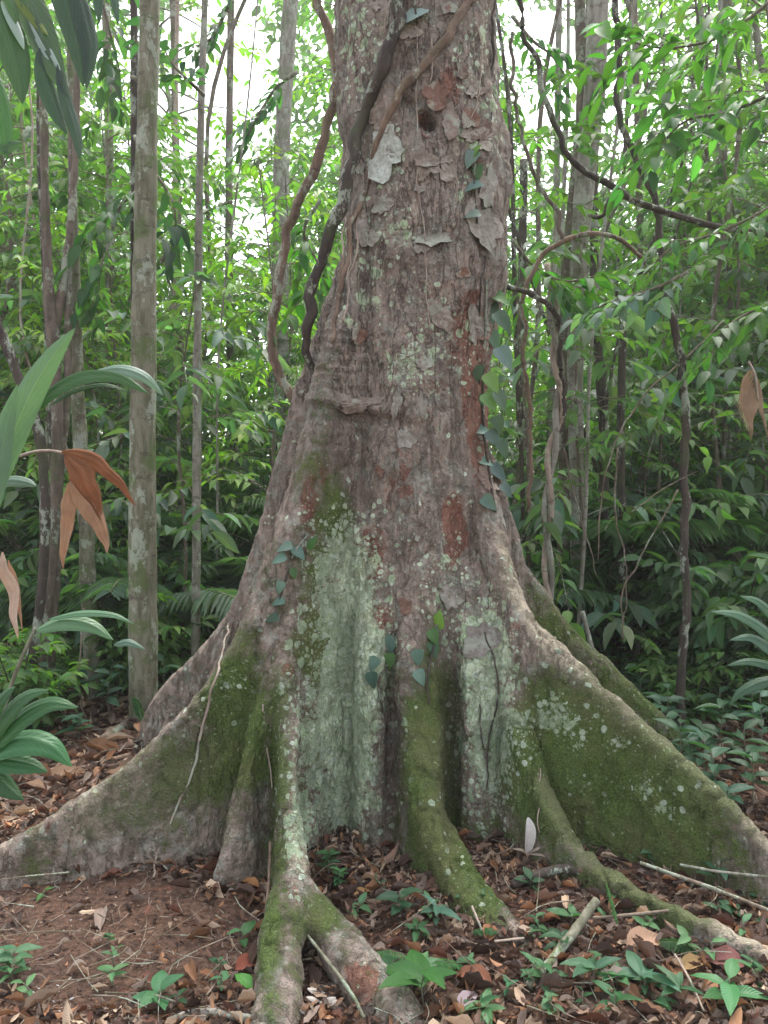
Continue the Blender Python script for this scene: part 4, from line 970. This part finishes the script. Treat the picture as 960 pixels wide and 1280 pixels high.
# branches with big leaves at mid height, nearer than the forest
def leafy_branch(label, pts, d, L, col, n=12, tpl=MIDE, W=.45, rpx=2.5, drop=.25, name='leafy_branch'):
    w3 = ppath(pts, d, 30); root = empty(name, w3[0]); tag(root, label, 'branch')
    st = MB(); lv = MB(); tube(st, w3, np.array([rpx, rpx*.4])/FPX*d, 6, lump=.1)
    T = norm(np.gradient(w3, axis=0))
    for k in range(n):
        i = int(4+25*k/n); sg = 1 if k % 2 else -1
        dd = T[i]+np.cross(T[i], [0, 0, 1])*sg*RNG.uniform(.5, 1.1)+RNG.normal(0, .3, 3)
        spray(lv, w3[i], dd, L*RNG.uniform(1.5, 3), 7, L, W, tpl, col, drop, twig=st, r=.003)
    st.build('branch', M_STEM, root); lv.build('foliage', M_LEAF, root)
leafy_branch('leafy branch with large bright green leaves crossing the top right', [(1010, -40), (940, 20), (890, 50), (830, 60), (780, 50)], 3.9, .15, (.06, .15, .035), 15)
leafy_branch('leafy branch with long green leaves reaching in from the right edge high up', [(1030, 90), (960, 120), (910, 140), (860, 150), (825, 180)], 4.1, .14, (.05, .13, .04), 14)
leafy_branch('leafy branch drooping below the long dark liana at right', [(1020, 220), (960, 260), (900, 290), (840, 310), (800, 350)], 4.4, .12, (.05, .12, .04), 10)
leafy_branch('twig with glossy bluish leaves in front of the pale grey tree', [(860, 340), (820, 360), (780, 372), (745, 385)], 4.2, .11, (.10, .17, .13), 6, HEART, .6)
leafy_branch('leafy branch at right edge at the height of the dead frond', [(1030, 330), (980, 370), (920, 400), (880, 440)], 4.6, .15, (.05, .12, .035), 10)
leafy_branch('branch with large dark leaves around the mottled pole tree', [(168, 170, 5.6), (190, 210, 5.5), (215, 250, 5.4), (222, 300, 5.4)], 5.4, .17, (.03, .07, .035), 5)
leafy_branch('branch with large drooping leaves left of the mottled pole tree', [(170, 240, 5.6), (150, 260, 5.5), (130, 320, 5.4), (122, 350, 5.4)], 5.4, .16, (.045, .11, .035), 8)
leafy_branch('branch with a few dark leaves against the white sky gap at left', [(256, 120, 5.5), (235, 100, 5.4), (215, 80, 5.4), (205, 60, 5.4)], 5.4, .15, (.04, .09, .05), 4)
leafy_branch('bright leafy branch behind the curving liana left of the trunk', [(400, 250, 4.8), (380, 290, 4.8), (400, 340, 4.8), (380, 380, 4.8)], 4.8, .14, (.05, .13, .03), 8)
leafy_branch('leafy branch close behind the trunk flank below the hooked liana', [(640, 300, 4.9), (665, 330, 4.9), (700, 350, 4.8), (740, 350, 4.8)], 4.8, .15, (.05, .13, .03), 9)

for lb_, pts, d_, L_, c_, n_ in (('small dark spray of leaves against the sky gap above the thin straight tree', [(300, -30), (280, 20), (262, 50), (240, 60)], 6.5, .14, (.04, .09, .04), 6),
    ('spray of leaves high between the thin straight tree and the hanging liana', [(372, 90), (345, 110), (320, 150), (300, 190)], 7, .15, (.05, .13, .05), 7),
    ('dark leaf spray left of the mottled pole tree near the top', [(120, -40), (130, 10), (140, 50), (150, 90)], 6, .16, (.04, .09, .04), 7),
    ('bright spray low in the left sky gap', [(200, 330), (225, 290), (250, 270), (290, 250)], 7.5, .14, (.07, .16, .04), 7),
    ('leaf spray hanging in the bright gap right of the trunk', [(640, 20), (665, 50), (690, 70), (710, 100)], 6, .13, (.05, .13, .04), 6),
    ('spray of small leaves beside the pale grey tree above the long liana', [(800, 30), (770, 80), (750, 120), (735, 160)], 6, .12, (.05, .13, .04), 6)):
    leafy_branch(lb_, pts, d_, L_, c_, n_)
# ------------------------------------------------------------ seedlings, ferns and scraps on the ground
def seedling(label, px, py, h, leaves, L, W, col, seed, tpl=FINE, lean=(0, 0), group=None, name='seedling', cat='seedling'):
    r = np.random.default_rng(seed); b = gpt(px, py); root = empty(name, b); tag(root, label, cat, group)
    top = b+np.array([lean[0], lean[1], h]); path = spline([b-np.array([0, 0, .02]), b+(top-b)*.5+r.normal(0, .008, 3), top], 10)
    mb = MB(); tube(mb, path, [.0032, .002], 6); mb.build('stem', M_GREENB, root)
    for k in range(leaves):
        f = .45+.55*k/max(1, leaves-1); p = path[int(f*9)]; az = k*2.4+r.normal(0, .3)+seed; el = r.uniform(.05, .55)
        d = np.array([math.cos(az)*math.cos(el), math.sin(az)*math.cos(el), math.sin(el)]); ll = L*r.uniform(.7, 1.15)
        leaf_part(root, p, d, (r.normal(0, .2), r.normal(0, .2)-.15, 1), ll, W, col, tpl)
    return root
sg_ = [
 ('pale seedling in the lower left corner beside the bare red soil', 18, 1215, .07, 9, .085, .5, (.07, .16, .08)),
 ('seedling with four oval leaves on the soil at the bottom, left of the forked root', 200, 1262, .06, 5, .085, .6, (.05, .15, .06)),
 ('tiny bright sprout alone on the bare soil', 55, 1120, .02, 2, .04, .5, (.06, .18, .04)),
 ('small two-leaved seedling in litter left of the forked root', 302, 1182, .05, 3, .075, .55, (.05, .14, .05)),
 ('bright green leaf sprout just left of the forked root at the bottom', 316, 1248, .03, 2, .07, .6, (.06, .2, .03)),
 ('bushy little plant with many small leaves right of the forked root', 412, 1100, .12, 16, .05, .5, (.045, .12, .045)),
 ('second bushy little plant with small leaves under the first', 425, 1115, .08, 12, .045, .5, (.05, .14, .05)),
 ('single drooping leaf seedling below the bushy little plants', 434, 1150, .04, 2, .06, .55, (.07, .18, .07)),
 ('dark leafed seedling beside the mossy middle root foot', 500, 1150, .09, 7, .08, .5, (.035, .09, .045)),
 ('seedling with bluish upright leaf in front of the middle root', 545, 1165, .09, 6, .085, .42, (.07, .15, .10)),
 ('low seedling under the middle root with fern-like leaves', 520, 1175, .05, 8, .06, .4, (.05, .13, .05)),
 ('small seedling growing on the middle root foot', 592, 1138, .06, 3, .06, .6, (.06, .15, .08)),
 ('large leaved bright seedling at the bottom right of the forked root', 530, 1255, .10, 5, .15, .5, (.045, .14, .035)),
 ('dark broad leaved seedling behind the large bright one', 482, 1240, .06, 4, .11, .65, (.025, .075, .03)),
 ('sprout in the litter below the diagonal stick', 638, 1245, .04, 4, .04, .5, (.05, .15, .07)),
 ('seedling near the diagonal stick with thin leaves', 670, 1165, .05, 7, .05, .4, (.06, .14, .06)),
 ('dark green seedling with long leaves in the lower right litter', 745, 1235, .06, 5, .11, .4, (.05, .13, .07)),
 ('seedling with bluish glossy leaf at the lower right', 800, 1240, .05, 4, .13, .45, (.06, .14, .08)),
 ('tall leaved seedling at the bottom right edge', 912, 1262, .09, 6, .12, .45, (.06, .17, .06)),
 ('dark low seedling at the bottom right between sticks', 850, 1262, .06, 6, .09, .42, (.035, .10, .04)),
 ('seedling with four bluish leaves in front of the big mossy buttress', 900, 1118, .12, 5, .09, .55, (.06, .14, .08)),
 ('trailing seedling leaves along the mossy right buttress', 818, 1085, .08, 4, .05, .8, (.08, .17, .09)),
 ('seedling with pale leaves at the extreme right below the buttress tip', 950, 1120, .10, 4, .09, .5, (.06, .14, .09)),
 ('grassy seedling at the bottom centre', 600, 1275, .05, 6, .07, .3, (.05, .13, .05)),
 ('pale seedling leaf on the low right buttress tip', 770, 1262, .05, 5, .09, .4, (.04, .12, .045))]
for k, (lb, x, y, h, nl, L, W, c_) in enumerate(sg_): seedling(lb, x, y, h, nl, L, W, c_, 40+k)
rs = np.random.default_rng(8)
for k in range(46):
    x, y = (rs.uniform(440, 955), rs.uniform(1115, 1275)) if k < 38 else (rs.uniform(10, 320), rs.uniform(1180, 1275))
    seedling('one of the small seedlings scattered through the leaf litter in front', x, y, rs.uniform(.02, .07), int(rs.integers(3, 8)), rs.uniform(.03, .075), rs.uniform(.38, .6), [(.05, .13, .05), (.07, .16, .07), (.035, .09, .04), (.09, .19, .08)][rs.integers(4)], 400+k, MIDE, group='small seedlings in the front litter')
# background seedlings behind the buttresses
q = 0
for (x, y) in ((880, 985), (905, 960), (860, 960), (930, 975), (835, 940), (790, 880), (770, 862), (815, 880), (745, 842), (900, 920), (940, 930), (870, 900), (890, 1010), (850, 985), (910, 1030), (940, 1010), (950, 955), (875, 945), (825, 925), (800, 905), (780, 900), (920, 900), (885, 880), (855, 870), (835, 860), (950, 890), (80, 880), (45, 870), (110, 890), (130, 870), (15, 960), (60, 905), (100, 930), (20, 895), (140, 905), (30, 930), (150, 880), (205, 895), (240, 850), (215, 870)):
    q += 1; seedling('seedling with drooping oval leaves growing behind the buttresses', x, y, .16+.10*(q % 3), 9, .13, .5, (.05, .115, .07) if q % 2 else (.035, .09, .04), 90+q, MIDE, group='seedlings behind the buttresses')
def fern(label, px, py, d, length, L, col, nl=18, droop=.5):
    b = gpt(px, py); root = empty('fern', b); tag(root, label, 'fern'); st = MB(); lv = MB()
    frond(lv, st, b+np.array([0, 0, .02]), d, length, nl, L, .26, col, droop, tpl=LOW); st.build('stem', M_GREENB, root); lv.build('frond', M_LEAF, root)
fern('small toothed fern frond standing right of the diagonal stick', 775, 1172, (-.25, .1, 1), .17, .028, (.06, .17, .05), 20, .1)
fern('toothed fern frond arching over the bright seedling', 510, 1215, (.9, -.1, .4), .19, .035, (.07, .19, .06), 18, .5)
fern('second fern frond behind the bright seedling pointing left', 520, 1215, (-.8, .2, .5), .15, .035, (.08, .2, .07), 14, .5)
fern('dark fern frond at the foot of the low right buttress', 880, 1200, (-.8, 0, .5), .16, .05, (.025, .07, .02), 16, .4)
fern('fern frond lying in the litter under the middle root', 585, 1175, (.5, -.2, .4), .12, .03, (.05, .13, .05), 14, .5)
fern('feathery fern frond beside the pale bark at mid left', 178, 915, (-.1, -.1, 1), .3, .07, (.05, .14, .05), 18, .5)

def stick(label, pts, rpx, mat, name='stick', lump=.15, lift=.015):
    w3 = []
    for (x, y, *z) in pts:
        p = gpt(x, y); p[2] += lift+(z[0] if z else 0); w3.append(p)
    w3 = spline(w3, 30); mb = MB(); tube(mb, w3, np.array(rpx)/FPX*w3[:, 1].mean(), 8, lump=lump, seed=RNG.random()*50)
    return tag(mb.build(name, mat, None, origin=w3[15]), label, 'stick')
stick('green-grey broken branch propped diagonally in the lower right litter', [(746, 1175, .12), (722, 1190, .07), (700, 1205, .03), (660, 1240, .0)], [5, 6, 5], M_GREENB)
stick('dark bent branch lying between the middle root and the low right buttress', [(640, 1118, .02), (672, 1112, .04), (710, 1108, .05), (760, 1116, .02)], [5, 6, 5, 4], M_STEMD)
stick('long pale stick lying across the low right buttress to the right edge', [(800, 1128, .13), (850, 1140, .11), (900, 1152, .09), (975, 1168, .05)], [2, 2.5, 2.5, 2], M_STICK)
stick('second thin stick below the long pale one at the right', [(740, 1168, .04), (800, 1166, .05), (855, 1160, .05)], [1.5, 2, 1.5], M_STICK)
stick('upper pale twig above the long stick at the right edge', [(850, 1120, .1), (900, 1130, .1), (975, 1138, .1)], [1.8, 1.8, 1.5], M_PALE)
stick('smooth pale root lying along the bottom edge left of the forked root', [(210, 1284), (245, 1272), (285, 1276), (335, 1284)], [4.5, 5, 4.5], M_PALE, name='surface_root')
stick('fallen branch on the litter behind the left buttress', [(62, 975), (110, 962), (160, 948), (170, 938)], [3, 4, 4], M_LIANA)
stick('thick grey log piece lying under the thin trees at left', [(120, 935), (150, 915), (172, 900)], [6, 7, 6], M_STICK)
stick('thin pale twig on litter at the lower right', [(838, 1198, .02), (860, 1235, .02), (880, 1275, .01)], [1.4, 1.5, 1.2], M_ROOTH)
stick('white twig lying on the litter below the middle root', [(618, 1194, .03), (655, 1190, .03)], [1.6, 1.6], M_ROOTH)
stick('short white twig left of the other white twig', [(590, 1160, .06), (605, 1182, .02)], [1.6, 1.3], M_ROOTH)
stick('curved brown twig against the left side of the forked root', [(338, 1110, .16), (336, 1140, .1), (330, 1180, .04), (318, 1200, .01)], [2, 2, 1.5], M_LIANA)
stick('green twig leaning on the fork of the root at the bottom', [(385, 1215, .10), (410, 1245, .09), (440, 1275, .06), (455, 1292, .03)], [1.8, 2.2, 2.2], M_GREENB)
stick('pale curved branch in the plants behind the right buttress', [(728, 925, .75), (742, 925, .48), (752, 928, .25), (758, 930, .1)], [3, 3, 2.5], M_PALE)
for k, (pts, rp, dd, lb) in enumerate([([(775, 560), (771, 640), (786, 722), (776, 800)], 1.6, 5.0, 'thin pale upright twig in the dark understory at right'), ([(846, 612), (805, 690), (782, 740), (774, 800)], 1.6, 4.9, 'thin pale slanting twig joining the upright one at right'),
      ([(905, 400), (850, 455), (800, 500), (758, 590), (748, 700)], 1.8, 4.9, 'long pale twig arching across the right understory'), ([(700, 560), (715, 620), (735, 680), (748, 720)], 1.5, 5.1, 'thin dark twig beside the twisted lianas'),
      ([(790, 640), (830, 610), (870, 590)], 1.2, 4.7, 'short pale twig at mid right'), ([(105, 760), (100, 800), (98, 850), (108, 900)], 1.8, 4.9, 'pale dead twig in the plants at left'), ([(202, 872), (210, 890), (214, 910)], 2.4, 4.4, 'short pale snag beside the left buttress ridge')]):
    vine('twig', lb, 'twig', pts, [rp*.8, rp*.8, rp*.5], M_STICK, dd, dref=dd, n=30, sides=6)

# ------------------------------------------------------------ leaf litter
CU = []
for k in range(5):
    t = leaf_template(7, 5, [ell, acum, lanc, ell, ell][k], [.25, -.3, .4, .1, -.15][k], [.22, .4, .25, -.3, .08][k], .05)
    CU.append(t)
PAL = np.array([lin(c) for c in [(126, 92, 74), (142, 110, 90), (96, 74, 64), (164, 136, 110), (120, 102, 92), (150, 132, 118), (120, 74, 56), (82, 62, 54), (190, 164, 134), (150, 104, 66), (112, 92, 82), (90, 68, 58), (172, 120, 78)]])*1.15
PAL = PAL*.7+PAL.mean(1, keepdims=True)*.3*np.array([1.15, 1., .85])
def litter_batch(mb, n, region, Lr, h=.03, bare=True):
    x0, x1, y0, y1 = region
    x = RNG.uniform(x0, x1, n); y = RNG.uniform(y0, y1, n)
    if bare:
        p3 = np.stack([x, y, gz(x, y)], 1); qx, qy = proj(p3)
        inside = smooth01(-(((qx-110)/230)**2+((qy-1175)/85)**2), -1.25, -.75)
        k = RNG.random(n) > inside*.93; x, y = x[k], y[k]
    n = len(x)
    z = gz(x, y)+RNG.uniform(.004, h, n)
    az = RNG.uniform(0, 2*PI, n); el = RNG.normal(0, .15, n)
    d = np.stack([np.cos(az)*np.cos(el), np.sin(az)*np.cos(el), np.sin(el)], 1)
    up = np.array([0, 0, 1.])+RNG.normal(0, .28, (n, 3)); up[:, 2] *= RNG.choice([1, 1, 1, -1], n)
    L = RNG.uniform(*Lr, n)*1.05*RNG.choice([.3, .5, .8, 1.1, 1.6], n, p=[.25, .25, .25, .18, .07]); W = L*RNG.uniform(.2, .5, n)
    c = PAL[RNG.integers(0, len(PAL), n)]*RNG.uniform(.35, 1.1, (n, 1))
    which = RNG.integers(0, 5, n)
    for q in range(5):
        s_ = which == q; add_leaves(mb, CU[q], np.stack([x, y, z], 1)[s_], d[s_], up[s_], L[s_], W[s_], c[s_])
mb = MB()
litter_batch(mb, 26000, (-2.2, 2.3, 1.9, 3.7), (.025, .075)); litter_batch(mb, 9000, (-3.2, 3.5, 3.4, 6.5), (.04, .10), .04); litter_batch(mb, 16000, (-6, 6, 6, 12), (.07, .14), .05); litter_batch(mb, 5000, (-3.2, 3.5, 3.6, 6.5), (.05, .12), .05)
litter_batch(mb, 3000, (-1.6, -.2, 2.1, 3.2), (.008, .02), .012, False)
tag(mb.build('leaf_litter', M_DEADLEAF), kind='stuff')
# thin rootlets and fibres in the bare soil
mb = MB()
for k in range(420):
    x = RNG.uniform(-1.5, 1.5); y = RNG.uniform(2.1, 3.4); a = RNG.uniform(0, PI); l = RNG.uniform(.02, .09)
    p = np.array([x, y, gz1(x, y)+.008]); e = p+np.array([math.cos(a)*l, math.sin(a)*l, RNG.uniform(0, .012)])
    tube(mb, spline([p, (p+e)/2+RNG.normal(0, .006, 3), e], 5), .0011, 4, col=(1, 1, 1))
tag(mb.build('soil_fibres', M_ROOTH), kind='stuff')
mb = MB()
for k in range(700):
    d = RNG.uniform(1.95, 6.5); x = RNG.uniform(-.5, .55)*d; a = RNG.uniform(0, 2*PI); l = RNG.uniform(.04, .28)
    p = np.array([x, d, gz1(x, d)+RNG.uniform(.015, .06)]); e = p+np.array([math.cos(a)*l, math.sin(a)*l, RNG.normal(0, .02)])
    tube(mb, spline([p, (p+e)/2+RNG.normal(0, .012, 3), e], 6), [RNG.uniform(.001, .0035), .0008], 5, cap=False)
tag(mb.build('twig_litter', M_STICK), kind='stuff')
def fallen(label, px, py, L, W, col, az, tilt=.15, h=.03, tpl=None):
    p = gpt(px, py)+np.array([0, 0, h]); d = np.array([math.cos(az), math.sin(az), tilt])
    mb = MB(); add_leaves(mb, tpl or leaf_template(9, 5, ell, .18, .22, .02), np.array([p-d*L*.5]), d[None], np.array([[.1, -.3, 1]]), np.array([L]), np.array([L*W]), np.array([col]))
    tag(mb.build('fallen_leaf', M_DEADLEAF, None, origin=p), label, 'fallen leaf')
for a in [('pale cream curled leaf on the soil left of the forked root', 281, 1106, .085, .5, (.55, .5, .42), 1.0), ('orange-brown leaf beside the pale cream curled one', 312, 1113, .09, .45, (.3, .15, .06), 2.6),
          ('large tan leaf in the lower right litter', 808, 1188, .15, .62, (.38, .24, .16), .3), ('big round red-brown leaf near the lower right edge', 905, 1212, .12, .8, (.21, .09, .08), 2.9),
          ('yellowish leaf lying beside the big red-brown one', 868, 1216, .11, .5, (.30, .20, .09), .4), ('reddish leaf touching the left side of the forked root', 312, 1215, .10, .6, (.24, .08, .05), .6),
          ('wide brown leaf left of the bright seedling', 590, 1232, .13, .55, (.27, .12, .07), 2.7), ('lilac-grey leaf at the bottom centre', 585, 1262, .1, .5, (.36, .29, .30), .8), ('rusty leaf by the foot of the middle root', 612, 1175, .11, .5, (.28, .13, .07), 1.3),
          ('small tan leaf right of the middle root', 657, 1174, .06, .6, (.5, .38, .28), .3), ('yellow-brown leaf right of the bushy little plant', 452, 1125, .08, .4, (.36, .22, .1), .4), ('orange leaf standing in the fold left of the forked root', 268, 1062, .08, .4, (.4, .18, .07), 1.4),
          ('green-yellow fresh leaf fallen at the fold left of the forked root', 298, 1052, .07, .35, (.25, .38, .05), 3.), ('dark maroon leaf in the litter right of the fork', 432, 1172, .11, .6, (.14, .05, .035), .3),
          ('grey-brown large leaf at the bottom right of centre', 722, 1225, .14, .6, (.25, .18, .14), 2.), ('tan leaf behind the left buttress on the litter', 85, 975, .22, .45, (.30, .20, .13), .6), ('brown curled frond piece behind the left buttress', 120, 940, .3, .3, (.20, .11, .06), 2.5),
          ('pale leaf against the left buttress ridge', 150, 928, .16, .25, (.4, .32, .24), .3)]:
    fallen(*a)
# white curled scrap between the roots and pale splintered flakes
sc = empty('white_scrap', gpt(657, 1072)); tag(sc, 'white curled papery scrap standing between the middle root and the mossy buttress', 'scrap')
b = np.array(sc.location)+np.array([0, -.03, .03])
for e, wd_, nm in (((.0, -.02, .155), .045, 'curl'), ((.055, -.02, .04), .012, 'strip'), ((-.06, -.02, .03), .010, 'strip'), ((.07, -.05, .01), .010, 'strip')):
    w3 = spline([b, b+np.array(e)*.55+np.array([.006, -.01, .01]), b+np.array(e)], 14); mb = MB()
    ribbon(mb, w3, wd_*np.sin(PI*np.linspace(.08, .97, 14))**.7, (.2, -1, .2), (.62, .60, .57) if nm == 'curl' else (.45, .38, .3), 7, -.35, .03); mb.build(nm, M_DEADLEAF, sc)
for k, (x, y, lb) in enumerate([(398, 1262, 'pale splintered bark pieces caught in the root fork'), (66, 1245, 'white crumbly patch of debris on the bare soil at lower left'), (612, 1040, 'small white debris at the foot of the trunk right of the middle root'), (262, 1046, 'white debris in the fold left of the forked root'), (80, 1268, 'second white crumbly patch near the bottom left')]):
    mb = MB(); p0 = gpt(x, y); r = np.random.default_rng(300+k)
    for q in range(9):
        a = r.uniform(0, PI); p = p0+np.array([r.normal(0, .025), r.normal(0, .03), .012]); l = r.uniform(.02, .06) if k == 0 else r.uniform(.008, .022)
        e = p+np.array([math.cos(a)*l, -abs(math.sin(a))*l*.5, l*.4]); ribbon(mb, spline([p, e], 5), np.array([.3, .9, 1, .8, .2])*l*.35, (0, -.6, 1), (.6, .55, .48) if k == 0 else (.55, .55, .55), 5, .2)
    tag(mb.build('debris', M_DEADLEAF, None, origin=p0), lb, 'debris', None)

# ------------------------------------------------------------ damp air between the trees
g = G('damp_air'); pv = g.n('ShaderNodeVolumePrincipled'); pv.inputs['Color'].default_value = (.93, .97, .95, 1)
pv.inputs['Density'].default_value = .002; pv.inputs['Anisotropy'].default_value = .25
g.t.links.new(pv.outputs[0], g.out.inputs['Volume'])
bx = np.array([(x, y, z) for z in (-1.6, 27.) for y in (-124., 128.) for x in (-124., 124.)])
tag(mesh_obj('haze', bx, np.array([(0, 2, 3, 1), (4, 5, 7, 6), (0, 1, 5, 4), (2, 6, 7, 3), (0, 4, 6, 2), (1, 3, 7, 5)]), g.m, smooth=False), kind='stuff')
#@@NEXT
